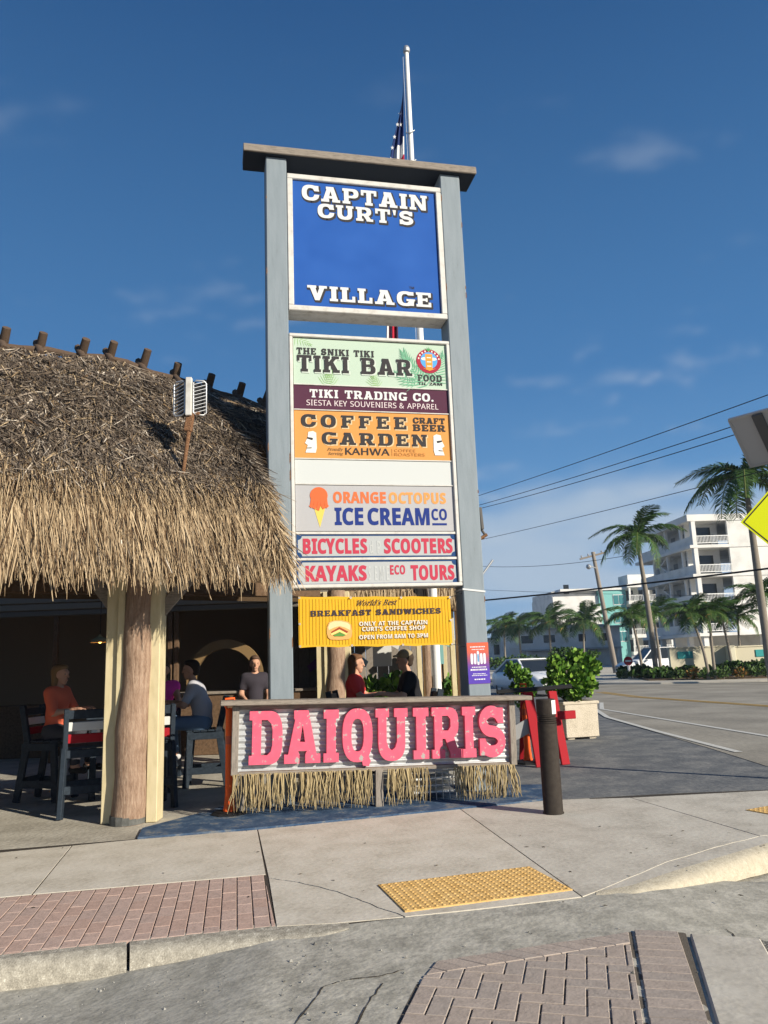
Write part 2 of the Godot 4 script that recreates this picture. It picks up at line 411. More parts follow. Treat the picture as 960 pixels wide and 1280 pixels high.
	for p in pos:
		if Geometry2D.is_polygon_clockwise(p): p.reverse()
		var done = false
		var rest = []
		for u in polys:
			var mm = Geometry2D.merge_polygons(u, p)
			var outer = []
			for x in mm:
				if not Geometry2D.is_polygon_clockwise(x): outer.append(x)
			if outer.size() == 1: p = outer[0]
			else: rest.append(u)
		rest.append(p)
		polys = rest
	var split = []
	for u in polys:
		if cut > 0.0:
			for half in [rect(-1, -1, cut, 2), rect(cut, -1, 3, 2)]: split += Geometry2D.intersect_polygons(u, half)
		else: split.append(u)
	for nn in neg:
		var nx = []
		for u in split: nx += Geometry2D.clip_polygons(u, nn)
		split = nx
	glyphs[ch] = [w, split + extra, polys]
	return glyphs[ch]
func slab_text(st, text, x0, y0, x1, y1, z, gap = 0.1, grow = 0.0, depth = 0.0, only = -1):
	var tot = 0.0
	for i in text.length():
		tot += 0.45 if text[i] == " " else glyph(text[i])[0]
		if i < text.length() - 1: tot += gap
	var sx = (x1 - x0) / tot; var sy = y1 - y0
	var x = x0
	var word = 0
	for i in text.length():
		if text[i] == " ":
			word += 1
			x += (0.45 + gap) * sx
			continue
		var g = glyph(text[i])
		for p in (g[1] if only < 0 or only == word else []):
			var r = PackedVector2Array()
			for v in p: r.append(Vector2(x + v.x * sx, y0 + v.y * sy))
			var list = [r] if grow <= 0.0 else Geometry2D.offset_polygon(r, grow)
			for l in list: face(st, l, z - depth, z)
		x += (g[0] + gap) * sx
func slab_line(parent, m, text, x0, y0, x1, y1, z, gap = 0.1, grow = 0.0):
	for k in text.split(" ").size():          # every word a piece of its own
		var st = S()
		slab_text(st, text, x0, y0, x1, y1, z, gap, grow, 0.0, k)
		part("lettering", st, m, parent)
func plain_line(parent, m, text, x0, y0, x1, y1, z, called = "Droid Sans", weight = 700, thick = 0.0, skew = 0.0):
	var f = font(called, weight, thick)
	var full = f.get_string_size(text, HORIZONTAL_ALIGNMENT_LEFT, -1, 48).x
	var at = 0
	for w in text.split(" "):
		if w != "":
			var a = f.get_string_size(text.substr(0, at), HORIZONTAL_ALIGNMENT_LEFT, -1, 48).x / full
			var b = f.get_string_size(text.substr(0, at + w.length()), HORIZONTAL_ALIGNMENT_LEFT, -1, 48).x / full
			var st = S()
			var em = 48.0 / full
			plain_text(st, w, lerpf(x0, x1, a + (0.05 * em if at > 0 else 0.0)), y0, lerpf(x0, x1, b - (0.08 * em if b < 0.99 else 0.0)), y1, z, called, weight, thick, skew)
			part("lettering", st, m, parent)
		at += w.length() + 1
var fonts = {}
func font(called, weight, thick):
	var key = "%s%d%.2f" % [called, weight, thick]
	if not fonts.has(key):
		var f = SystemFont.new()
		f.font_names = PackedStringArray([called])
		f.font_weight = weight
		var v = FontVariation.new()
		v.base_font = f
		v.variation_embolden = thick
		fonts[key] = v
	return fonts[key]
func plain_text(st, text, x0, y0, x1, y1, z, called = "Droid Sans", weight = 700, thick = 0.0, skew = 0.0):
	var tm = TextMesh.new()
	tm.text = text
	tm.font = font(called, weight, thick)
	tm.font_size = 48
	tm.pixel_size = 0.01
	tm.depth = 0.0
	tm.curve_step = 2.0
	var arr = tm.get_mesh_arrays()
	var v = arr[Mesh.ARRAY_VERTEX]; var ix = arr[Mesh.ARRAY_INDEX]
	var lo = Vector2(1e9, 1e9); var hi = -lo
	for p in v:
		lo = Vector2(minf(lo.x, p.x), minf(lo.y, p.y)); hi = Vector2(maxf(hi.x, p.x), maxf(hi.y, p.y))
	var f = func(p):
		var fy = (p.y - lo.y) / (hi.y - lo.y)
		return Vector3(lerpf(x0, x1, (p.x - lo.x) / (hi.x - lo.x)) + skew * (fy - 0.5) * (y1 - y0), lerpf(y0, y1, fy), z)
	if ix != null and ix.size():
		for i in range(0, ix.size(), 3): tri(st, f.call(v[ix[i]]), f.call(v[ix[i + 1]]), f.call(v[ix[i + 2]]))
	else:
		for i in range(0, v.size(), 3): tri(st, f.call(v[i]), f.call(v[i + 1]), f.call(v[i + 2]))

# ---------------------------------------------------------------- the tall sign and what hangs on it
const TURN := deg_to_rad(12.4)
var B0 := Vector3(-0.18, 0, -9.05)
func on_board(x, y, z):                # board axes to world
	return B0 + Basis(Vector3.UP, TURN) * Vector3(x, y, z)
func quadsheet(st, x0, y0, x1, y1, z): face(st, rect(x0, y0, x1, y1), z, z)
func leaf_print(st, c, ang, length, n, z):        # printed palm leaf
	var d = Vector2.from_angle(ang)
	for i in n:
		var f = float(i) / (n - 1)
		var b = c + d * length * f
		for s in [-1.0, 1.0]:
			var e = d.rotated(s * lerpf(1.25, 0.35, f))
			var l = length * (0.55 - 0.3 * f)
			var pn = Vector2(-e.y, e.x) * length * 0.013
			face(st, PackedVector2Array([b - pn, b + e * l * 0.5 - pn * 1.3, b + e * l, b + e * l * 0.5 + pn * 1.3, b + pn]), z, z)
			z += 0.00004
func build_sign():
	var t = thing("pylon_sign", "tall double-post business sign with stacked panels and a plank cap", "sign", B0 + Basis(Vector3.UP, TURN) * Vector3(0, 0, -0.5), TURN)
	var D = 0.34
	# posts and cap
	for xx in [[-1.165, -0.885], [1.288, 1.578]]:
		var st = S()
		bx(st, Vector3((xx[0] + xx[1]) / 2, 4.19, -D / 2), Vector3(xx[1] - xx[0], 8.38, D), Basis(), 0.012)
		var p = part("post", st, M.post_paint, t)
		st = S()
		for k in 7:       # rust along the edges
			var y = rng.randf_range(1.5, 8.2)
			var x = xx[0] + 0.006 if rng.randf() < 0.6 else xx[1] - 0.006
			var hh = rng.randf_range(0.03, 0.16)
			face(st, V2([[x - 0.006, y], [x + 0.008, y + hh * 0.3], [x + 0.004, y + hh], [x - 0.005, y + hh * 0.8]]), 0.0005, 0.0012)
		part("rust_streaks", st, M.rust, p).set_meta("kind", "stuff")
	var st = S()
	bx(st, Vector3(0.175, 8.428, -0.16), Vector3(3.27, 0.094, 0.42), Basis(), 0.008)
	part("cap_box", st, mat(0.022, 0.03, 0.045, 0.7), t)
	st = S()
	bx(st, Vector3(0.175, 8.432, 0.066), Vector3(3.276, 0.1, 0.03), Basis(), 0.006)
	part("fascia_plank", st, M.wood_grey, t)
	st = S()
	bx(st, Vector3(0.175, 8.487, -0.15), Vector3(3.276, 0.022, 0.44), Basis(), 0.005)
	part("cap_plank", st, M.wood_grey, t)
	# cabinets
	var cab = func(x0, y0, x1, y1):
		var s = S()
		bx(s, Vector3((x0 + x1) / 2, (y0 + y1) / 2, -D / 2 - 0.02), Vector3(x1 - x0, y1 - y0, D - 0.06), Basis(), 0.01)
		var body = part("cabinet", s, M.white_frame, t)
		s = S()
		var w = 0.075 if y1 > 7 else 0.045
		for r in [[x0, y1 - w, x1, y1], [x0, y0, x1, y0 + w], [x0, y0 + w, x0 + w, y1 - w], [x1 - w, y0 + w, x1, y1 - w]]:
			bx(s, Vector3((r[0] + r[2]) / 2, (r[1] + r[3]) / 2, -0.0225), Vector3(r[2] - r[0], r[3] - r[1], 0.055), Basis(), 0.008)
		part("frame", s, M.white_frame, body)
	cab.call(-0.882, 6.16, 1.285, 8.156)
	cab.call(-0.882, 2.513, 1.286, 5.838)
	var PZ = -0.03
	var panel = func(x0, y0, x1, y1, m, label):
		var s = S()
		bx(s, Vector3((x0 + x1) / 2, (y0 + y1) / 2, PZ - 0.01), Vector3(x1 - x0, y1 - y0, 0.02), Basis(), 0.002)
		return part("panel", s, m, t, label)
	var print = func(parent, m, f, called = "lettering"):
		var s = S()
		f.call(s)
		return part(called, s, m, parent)
	var Z = PZ + 0.003
	var ink = mat(0.045, 0.042, 0.045, 0.85)
	var white = mat(0.64, 0.65, 0.65, 0.85)
	# 1 blue panel
	var bl = tmat(mixtex([[201, 0.004, 3, 1.0]], [[0.0, [0.015, 0.08, 0.33]], [1.0, [0.025, 0.105, 0.39]]]), 0.5, 0.8)
	var p = panel.call(-0.803, 6.238, 1.206, 8.08, bl, "blue panel with the village name")
	var cap = [["CAPTAIN", -0.68, 7.79, 1.085, 8.02], ["CURT'S", -0.468, 7.545, 0.876, 7.755], ["VILLAGE", -0.63, 6.33, 1.07, 6.54]]
	for l in cap:
		slab_line(p, ink, l[0], l[1] + 0.012, l[2] - 0.014, l[3] + 0.012, l[4] - 0.014, Z, 0.13, 0.016)
		slab_line(p, white, l[0], l[1], l[2], l[3], l[4], Z + 0.004, 0.13)
	plain_line(p, ink, "TM", 0.77, 6.585, 0.84, 6.62, Z)
	# 2 green bar panel
	var gr = mat(0.45, 0.56, 0.46, 0.85)
	p = panel.call(-0.828, 5.155, 1.24, 5.785, gr, "pale green bar panel with palm leaves")
	var leafm = mat(0.3, 0.5, 0.2, 0.85); var leafm2 = mat(0.18, 0.42, 0.27, 0.85)
	print.call(p, leafm, func(s): leaf_print(s, Vector2(-0.45, 5.17), 0.9, 0.22, 9, Z), "leaf_print")
	print.call(p, leafm, func(s): leaf_print(s, Vector2(-0.3, 5.17), 2.2, 0.2, 9, Z + 0.001), "leaf_print")
	print.call(p, leafm, func(s): leaf_print(s, Vector2(0.2, 5.17), 1.3, 0.2, 9, Z), "leaf_print")
	print.call(p, leafm, func(s): leaf_print(s, Vector2(0.3, 5.17), 2.2, 0.16, 8, Z + 0.001), "leaf_print")
	print.call(p, leafm, func(s): leaf_print(s, Vector2(-0.8, 5.78), -0.4, 0.2, 7, Z), "leaf_print")
	print.call(p, leafm2, func(s): leaf_print(s, Vector2(0.8, 5.2), 1.9, 0.45, 14, Z + 0.002), "leaf_print")
	print.call(p, leafm2, func(s): leaf_print(s, Vector2(0.78, 5.2), 2.6, 0.3, 10, Z + 0.003), "leaf_print")
	print.call(p, leafm2, func(s): leaf_print(s, Vector2(1.05, 5.25), 1.2, 0.4, 12, Z + 0.002), "leaf_print")
	print.call(p, leafm2, func(s): leaf_print(s, Vector2(0.95, 5.2), 2.2, 0.42, 12, Z + 0.003), "leaf_print")
	slab_line(p, ink, "THE SNIKI TIKI", -0.782, 5.562, 0.242, 5.652, Z + 0.004, 0.16)
	slab_line(p, mat(0.55, 0.62, 0.55, 0.85), "TIKI BAR", -0.765, 5.31, 0.77, 5.54, Z + 0.004, 0.13, 0.006)
	slab_line(p, ink, "TIKI BAR", -0.779, 5.322, 0.756, 5.55, Z + 0.007, 0.13)
	slab_line(p, ink, "FOOD", 0.83, 5.258, 1.165, 5.35, Z + 0.004, 0.16)
	plain_line(p, ink, "TIL 2AM", 0.83, 5.205, 1.165, 5.243, Z + 0.004)
	var ec = Vector2(0.995, 5.545)
	print.call(p, mat(0.35, 0.03, 0.06, 0.85), func(s): face(s, oval(ec.x, ec.y, 0.172, 0.172, 32), Z + 0.005, Z + 0.005), "emblem")
	print.call(p, mat(0.1, 0.35, 0.7, 0.85), func(s): face(s, oval(ec.x, ec.y + 0.01, 0.118, 0.118, 28), Z + 0.007, Z + 0.007), "emblem")
	print.call(p, mat(0.72, 0.3, 0.06, 0.85), func(s): face(s, V2([[ec.x - 0.045, ec.y - 0.12], [ec.x + 0.045, ec.y - 0.12], [ec.x + 0.05, ec.y + 0.1], [ec.x - 0.05, ec.y + 0.1]]), Z + 0.009, Z + 0.009), "emblem")
	print.call(p, mat(0.72, 0.3, 0.06, 0.85), func(s): face(s, V2([[ec.x - 0.1, ec.y - 0.1], [ec.x, ec.y - 0.14], [ec.x + 0.1, ec.y - 0.1], [ec.x, ec.y - 0.12]]), Z + 0.0095, Z + 0.0095), "emblem")
	print.call(p, mat(0.75, 0.7, 0.6, 0.85), func(s):
		for k in 9:
			var a = PI * (0.08 + 0.84 * k / 8.0)
			face(s, oval(ec.x + 0.145 * cos(a), ec.y + 0.145 * sin(a), 0.011, 0.014, 8), Z + 0.007, Z + 0.007)
		for k in 2: face(s, oval(ec.x + 0.06 * (k * 2 - 1), ec.y + 0.03, 0.05, 0.022, 10), Z + 0.0085, Z + 0.0085)
		for k in 3: face(s, rect(ec.x - 0.03, ec.y - 0.08 + k * 0.06, ec.x + 0.03, ec.y - 0.065 + k * 0.06), Z + 0.011, Z + 0.011), "emblem")
	print.call(p, mat(0.08, 0.3, 0.1, 0.85), func(s):
		for k in 5: face(s, V2([[ec.x - 0.012, ec.y + 0.14], [ec.x - 0.06 + k * 0.03, ec.y + 0.21 - absf(k - 2) * 0.012], [ec.x + 0.012, ec.y + 0.14]]), Z + 0.009 + k * 0.0004, Z + 0.009 + k * 0.0004), "emblem")
	# 3 maroon
	p = panel.call(-0.828, 4.815, 1.24, 5.14, mat(0.085, 0.03, 0.055, 0.85), "dark maroon trading company panel")
	slab_line(p, white, "TIKI TRADING CO.", -0.623, 4.975, 1.033, 5.087, Z, 0.14)
	plain_line(p, mat(0.72, 0.62, 0.63, 0.85), "SIESTA KEY SOUVENIERS & APPAREL", -0.667, 4.868, 1.095, 4.943, Z, "Droid Sans", 400)
	# 4 orange coffee
	p = panel.call(-0.828, 4.165, 1.24, 4.8, mat(0.62, 0.29, 0.085, 0.85), "orange coffee panel with two stone heads")
	print.call(p, mat(0.66, 0.5, 0.3, 0.85), func(s):
		slab_text(s, "COFFEE", -0.73, 4.568, 0.655, 4.735, Z, 0.33, 0.006))
	slab_line(p, mat(0.66, 0.5, 0.3, 0.85), "GARDEN", -0.466, 4.34, 0.927, 4.503, Z, 0.22, 0.006)
	slab_line(p, ink, "COFFEE", -0.74, 4.578, 0.645, 4.745, Z + 0.004, 0.33)
	slab_line(p, ink, "GARDEN", -0.476, 4.35, 0.917, 4.513, Z + 0.004, 0.22)
	slab_line(p, ink, "CRAFT", 0.738, 4.667, 1.174, 4.747, Z + 0.004, 0.14)
	slab_line(p, ink, "BEER", 0.733, 4.562, 1.178, 4.652, Z + 0.004, 0.16)
	plain_line(p, ink, "KAHWA", -0.178, 4.219, 0.405, 4.312, Z + 0.004, "Droid Sans", 400, 0.3)
	plain_line(p, mat(0.12, 0.08, 0.05, 0.85), "Proudly", -0.407, 4.256, -0.206, 4.308, Z + 0.004, "Droid Serif", 400, 0.0, 0.4)
	plain_line(p, mat(0.12, 0.08, 0.05, 0.85), "Serving", -0.397, 4.2, -0.207, 4.252, Z + 0.004, "Droid Serif", 400, 0.0, 0.4)
	plain_line(p, mat(0.45, 0.2, 0.06, 0.85), "COFFEE", 0.469, 4.272, 0.754, 4.31, Z + 0.004, "Droid Sans", 400)
	plain_line(p, mat(0.45, 0.2, 0.06, 0.85), "ROASTERS", 0.467, 4.216, 0.878, 4.257, Z + 0.004, "Droid Sans", 400)
	print.call(p, mat(0.45, 0.2, 0.06, 0.85), func(s): face(s, rect(0.435, 4.215, 0.44, 4.312), Z + 0.004, Z + 0.004))
	for k in 2:      # a plain long stone face on each side
		var cx = -0.62 if k == 0 else 1.076; var f = 1.0 if k == 0 else -1.0
		print.call(p, mat(0.75, 0.74, 0.7, 0.85), func(s): face(s, V2([[cx - 0.07 * f, 4.235], [cx + 0.06 * f, 4.235], [cx + 0.075 * f, 4.3], [cx + 0.07 * f, 4.5], [cx + 0.03 * f, 4.522], [cx - 0.03 * f, 4.51], [cx - 0.04 * f, 4.44], [cx - 0.075 * f, 4.36], [cx - 0.04 * f, 4.335], [cx - 0.055 * f, 4.285]]), Z + 0.004, Z + 0.004), "stone_head_print")
		print.call(p, ink, func(s): face(s, V2([[cx - 0.04 * f, 4.44], [cx + 0.03 * f, 4.43], [cx + 0.02 * f, 4.4], [cx - 0.045 * f, 4.42]]), Z + 0.007, Z + 0.007), "stone_head_print")
		print.call(p, ink, func(s): face(s, V2([[cx - 0.05 * f, 4.3], [cx + 0.01 * f, 4.305], [cx + 0.01 * f, 4.293], [cx - 0.05 * f, 4.29]]), Z + 0.007, Z + 0.007), "stone_head_print")
	# 5 blank white
	panel.call(-0.828, 3.835, 1.24, 4.15, mat(0.54, 0.565, 0.56, 0.85), "blank white panel")
	# 6 ice cream
	p = panel.call(-0.828, 3.225, 1.24, 3.815, mat(0.41, 0.41, 0.425, 0.85), "light grey ice cream panel")
	plain_line(p, mat(0.66, 0.16, 0.06, 0.85), "ORANGE", -0.352, 3.583, 0.332, 3.733, Z, "Droid Sans", 700, 0.8)
	plain_line(p, mat(0.68, 0.3, 0.1, 0.85), "OCTOPUS", 0.369, 3.581, 1.134, 3.732, Z, "Droid Sans", 700, 0.8)
	plain_line(p, mat(0.02, 0.04, 0.2, 0.85), "ICE", -0.337, 3.3, 0.03, 3.526, Z, "Droid Sans", 700, 0.7)
	plain_line(p, mat(0.02, 0.04, 0.2, 0.85), "CREAM", 0.085, 3.3, 0.901, 3.526, Z, "Droid Sans", 700, 0.7)
	plain_line(p, mat(0.02, 0.04, 0.2, 0.85), "CO", 0.928, 3.365, 1.135, 3.519, Z, "Droid Sans", 700, 0.4)
	print.call(p, mat(0.02, 0.04, 0.2, 0.85), func(s): face(s, rect(0.934, 3.3, 1.128, 3.328), Z, Z))
	print.call(p, mat(0.68, 0.53, 0.12, 0.85), func(s): face(s, V2([[-0.61, 3.57], [-0.44, 3.57], [-0.525, 3.268]]), Z, Z), "cone_print")
	print.call(p, mat(0.66, 0.14, 0.05, 0.85), func(s):
		face(s, oval(-0.532, 3.68, 0.112, 0.108, 24), Z + 0.003, Z + 0.003)
		for k in 5: face(s, stroke_path([[-0.61 + k * 0.04, 3.65], [-0.625 + k * 0.046, 3.55], [-0.625 + k * 0.046 + (0.02 if k > 2 else -0.02), 3.49 + 0.02 * absf(k - 2)]], 0.042), Z + 0.003 + (k + 1) * 0.0006, Z + 0.003 + (k + 1) * 0.0006), "cone_print")
	# 7, 8 changeable letter rows
	for row in [[2.893, 3.18, "bicycle and scooter letter row with blue corners"], [2.55, 2.85, "kayak and eco tour letter row with blue corners"]]:
		p = panel.call(-0.822, row[0], 1.236, row[1], mat(0.41, 0.43, 0.44, 0.85), row[2])
		print.call(p, mat(0.02, 0.06, 0.17, 0.85), func(s):
			var y0 = row[0]; var y1 = row[1]; var w = 0.016
			for r in [[-0.82, y0, 1.234, y0 + w], [-0.82, y1 - w, 1.234, y1], [-0.82, y0 + w, -0.82 + w, y1 - w], [1.234 - w, y0 + w, 1.234, y1 - w]]: face(s, rect(r[0], r[1], r[2], r[3]), Z, Z)
			for c in [[-0.804, y0 + w, 0.0], [1.218, y0 + w, 90.0], [1.218, y1 - w, 180.0], [-0.804, y1 - w, 270.0]]:
				var pts = [[c[0], c[1]]] + arc_pts(c[0], c[1], 0.05, 0.05, c[2], c[2] + 90, 6)
				face(s, V2(pts), Z, Z), "border")
		var ghost = mat(0.47, 0.49, 0.49, 0.85); var redl = mat(0.46, 0.05, 0.085, 0.85)
		if row[0] > 2.7:
			plain_line(p, redl, "BICYCLES", -0.744, 2.937, 0.068, 3.132, Z, "Droid Sans", 700, 0.9)
			plain_line(p, redl, "SCOOTERS", 0.284, 2.934, 1.19, 3.13, Z, "Droid Sans", 700, 0.9)
			plain_line(p, ghost, "d  P", 0.1, 2.94, 0.24, 3.1, Z, "Droid Sans", 700)
		else:
			plain_line(p, redl, "KAYAKS", -0.716, 2.595, 0.051, 2.791, Z, "Droid Sans", 700, 0.9)
			plain_line(p, redl, "ECO", 0.351, 2.668, 0.547, 2.789, Z, "Droid Sans", 700, 0.6)
			plain_line(p, redl, "TOURS", 0.618, 2.592, 1.196, 2.786, Z, "Droid Sans", 700, 0.9)
			plain_line(p, ghost, "S  E M E", 0.07, 2.6, 0.34, 2.78, Z, "Droid Sans", 700)
	for y in [5.148, 4.807, 4.157, 3.825, 3.2, 2.872]:
		st = S()
		bx(st, Vector3(0.206, y, -0.026), Vector3(2.07, 0.014 if y > 3.5 else 0.03, 0.02), Basis(), 0.002)
		part("divider", st, M.white_frame, t)
	# strap round the right post and the small floodlight bracket
	st = S()
	bx(st, Vector3(1.433, 2.45, -D / 2), Vector3(0.305, 0.022, D + 0.016), Basis(Vector3.BACK, -0.12))
	part("strap", st, white, t)
	var base = t.transform
	var w = thing("wall_floodlight", "small rusty floodlight arm on the outer side of the sign post", "floodlight", base * Vector3(1.58, 3.1, -0.17), TURN)
	st = S()
	tube(st, [Vector3(0, 0.02, 0), Vector3(0.07, 0.06, 0.02), Vector3(0.09, 0.05, 0.02)], 0.02, 8)
	tube(st, [Vector3(0.0, 0.02, 0), Vector3(0.13, 0.1, 0.02)], 0.022, 8)
	part("arm", st, M.rust, w)
	st = S()
	bx(st, Vector3(0.035, 0.3, 0.02), Vector3(0.045, 0.3, 0.2), Basis(Vector3.BACK, 0.05), 0.015)
	tube(st, [Vector3(0.1, 0.1, 0.02), Vector3(0.05, 0.18, 0.02)], 0.018, 8)
	part("lamp_head", st, mat(0.12, 0.115, 0.11, 0.85), w)
	w = thing("flag_bracket", "thin metal rod sticking out of the sign post", "rod", base * Vector3(1.578, 2.62, -0.17), TURN)
	st = S()
	tube(st, [Vector3(0, 0, 0), Vector3(0.2, 0.24, 0)], 0.014, 8)
	part("rod", st, M.steel, w)
	st = S()
	bx(st, Vector3(0.012, 0.0, 0), Vector3(0.024, 0.12, 0.08), Basis(), 0.004)
	part("base_plate", st, M.steel, w)
	# poster on the right post
	var ps = thing("poster", "orange to purple drinks poster stuck on the sign post", "poster", base * Vector3(1.435, 1.28, 0.0), TURN)
	var im = Image.create(32, 64, false, Image.FORMAT_RGB8)
	for y in 64:
		for x in 32: im.set_pixel(x, y, lin(0.62, 0.13, 0.07).lerp(lin(0.1, 0.06, 0.4), smoothstep(0.1, 0.75, y / 64.0)))
	var pm = mat(1, 1, 1, 0.85)
	pm.albedo_texture = ImageTexture.create_from_image(im)
	var pl = PlaneMesh.new()
	pl.size = Vector2(0.285, 0.51); pl.orientation = PlaneMesh.FACE_Z
	var sheet = put_mesh("sheet", pl, pm, ps)
	sheet.position = Vector3(0, 0.257, 0.006)
	st = S()
	for k in 5:
		var x = -0.085 + k * 0.042
		face(st, oval(x, 0.31 + (0.01 if k == 2 else 0.0), 0.017, 0.068 + (0.02 if k == 2 else 0.0), 12, 4.0), 0.009, 0.009)
	for r in [[0.45, 0.2, 0.014], [0.42, 0.16, 0.01], [0.2, 0.18, 0.012], [0.165, 0.22, 0.02], [0.12, 0.16, 0.009], [0.1, 0.19, 0.009], [0.05, 0.13, 0.014]]:
		var x = -r[1] / 2
		while x < r[1] / 2:
			var wd = rng.randf_range(0.01, 0.03)
			face(st, rect(x, r[0], minf(x + wd, r[1] / 2 + 0.01), r[0] + r[2]), 0.009, 0.009)
			x += wd + 0.006
	part("print", st, mat(0.7, 0.68, 0.75, 0.85), ps)
	st = S()
	face(st, oval(0.0, 0.32, 0.01, 0.05, 12, 4.0), 0.011, 0.011)
	part("print", st, mat(0.1, 0.3, 0.55, 0.85), ps)
	build_banner(base)

func build_banner(base):
	var b = thing("vinyl_banner", "yellow vinyl banner with sandwich picture tied between the sign posts", "banner", base * Vector3(0.155, 1.78, -0.03), TURN)
	var st = S()
	st.set_smooth_group(0)
	var nx = 60; var ny = 16
	var f = func(i, j):
		var x = -0.965 + 1.93 * i / nx
		var v = float(j) / ny
		var sag = 0.012 * sin(PI * absf(fmod(i / 15.0, 1.0)))
		var y = 0.62 * v + (sag if j == 0 else 0.0) * (1 - v) - sag * v * 0.6 + 0.016 * x * (-1.0)
		return Vector3(x, y, 0.003 * sin(x * 9.0 + v) * (0.4 + 1.2 * absf(v - 0.5)) + 0.002 * sin(v * 7.0 + x * 5.0))
	for i in nx:
		for j in ny: q(st, f.call(i, j), f.call(i, j + 1), f.call(i + 1, j + 1), f.call(i + 1, j))
	var im = Image.create(256, 8, false, Image.FORMAT_RGB8)
	part("sheet", st, mat(0.66, 0.38, 0.025, 0.85), b)
	var ink = mat(0.05, 0.04, 0.05, 0.85); var white = mat(0.64, 0.62, 0.56, 0.85)
	var Z = 0.011
	var o = Vector2(-0.155, -1.78)
	st = S()
	for k in 48:       # thin printed stripes
		var x = -0.95 + k * 0.04
		face(st, rect(x, 0.035 - 0.016 * x, x + 0.006, 0.59 - 0.016 * x), Z - 0.003, Z - 0.003)
	part("stripe_print", st, mat(0.635, 0.363, 0.023, 0.85), b)
	st = S()
	plain_line(b, ink, "World's Best", -0.091 + o.x, 2.287 + o.y, 0.423 + o.x, 2.356 + o.y, Z, "Droid Serif", 400, 0.2, 0.5)
	slab_line(b, ink, "BREAKFAST SANDWICHES", -0.666 + o.x, 2.168 + o.y, 0.987 + o.x, 2.238 + o.y, Z, 0.12)
	for k in 2:
		for l in [["ONLY AT THE CAPTAIN", -0.066, 2.038, 0.802, 2.09], ["CURT'S COFFEE SHOP", -0.033, 1.972, 0.771, 2.024], ["OPEN FROM 8AM TO 3PM", -0.071, 1.876, 0.803, 1.927]]:
			var d = 0.006 if k == 0 else 0.0
			plain_line(b, mat(0.3, 0.15, 0.02, 0.85) if k == 0 else white, l[0], l[1] + o.x + d, l[2] + o.y - d, l[3] + o.x + d, l[4] + o.y - d, Z + 0.003 * k, "Droid Sans", 700, 0.35)
	var c = Vector2(-0.315, 1.994) + o
	var lay = [[[0.7, 0.36, 0.12], [[-0.14, -0.085], [-0.11, -0.11], [0.0, -0.118], [0.11, -0.112], [0.15, -0.085], [0.158, -0.02], [0.148, 0.06], [0.12, 0.095], [0.04, 0.118], [-0.06, 0.12], [-0.125, 0.1], [-0.15, 0.04], [-0.155, -0.03]]], [[0.75, 0.58, 0.32], [[-0.13, 0.005], [-0.06, 0.035], [0.0, 0.05], [0.07, 0.03], [0.135, -0.005], [0.135, 0.06], [0.1, 0.088], [0.02, 0.108], [-0.06, 0.11], [-0.115, 0.09], [-0.138, 0.04]]], [[0.3, 0.06, 0.02], [[-0.1, -0.015], [0.0, 0.04], [0.11, -0.02], [0.09, -0.04], [0.0, 0.01], [-0.1, -0.04]]], [[0.75, 0.6, 0.2], [[-0.11, -0.04], [0.0, 0.01], [0.1, -0.045], [0.08, -0.06], [0.0, -0.02], [-0.1, -0.06]]], [[0.1, 0.25, 0.05], [[-0.08, -0.058], [0.0, -0.024], [0.08, -0.062], [0.05, -0.075], [-0.06, -0.072]]]]
	var zz = Z
	for l in lay:
		st = S()
		var pts = PackedVector2Array()
		for p in l[1]: pts.append(c + Vector2(p[0], p[1]))
		zz += 0.0015
		face(st, pts, zz, zz)
		part("sandwich_print", st, mat(l[0][0], l[0][1], l[0][2], 0.6), b)
	for k in 10:
		var x = [-0.955, -0.32, 0.32, 0.955][k % 4] if k < 8 else (-0.955 if k == 8 else 0.955)
		var y = 0.602 - 0.016 * x if k < 4 else 0.018 - 0.016 * x
		if k >= 8: y = 0.3
		st = S()
		lathe(st, Vector3(x, y, 0.02), [[0.006, 0.0], [0.014, 0.001], [0.014, 0.004], [0.006, 0.004]], 10, Basis(Vector3.RIGHT, PI / 2))
		part("grommet", st, M.steel, b)
	for e in [[-0.955, 0.61, -1.05, 0.66], [0.955, 0.59, 1.14, 0.64], [-0.955, 0.03, -1.05, 0.0], [0.955, 0.0, 1.13, -0.03]]:
		st = S()
		tube(st, [Vector3(e[0], e[1], 0.02), Vector3(e[2], e[3], -0.02)], 0.004, 5)
		part("tie_cord", st, M.black, b)

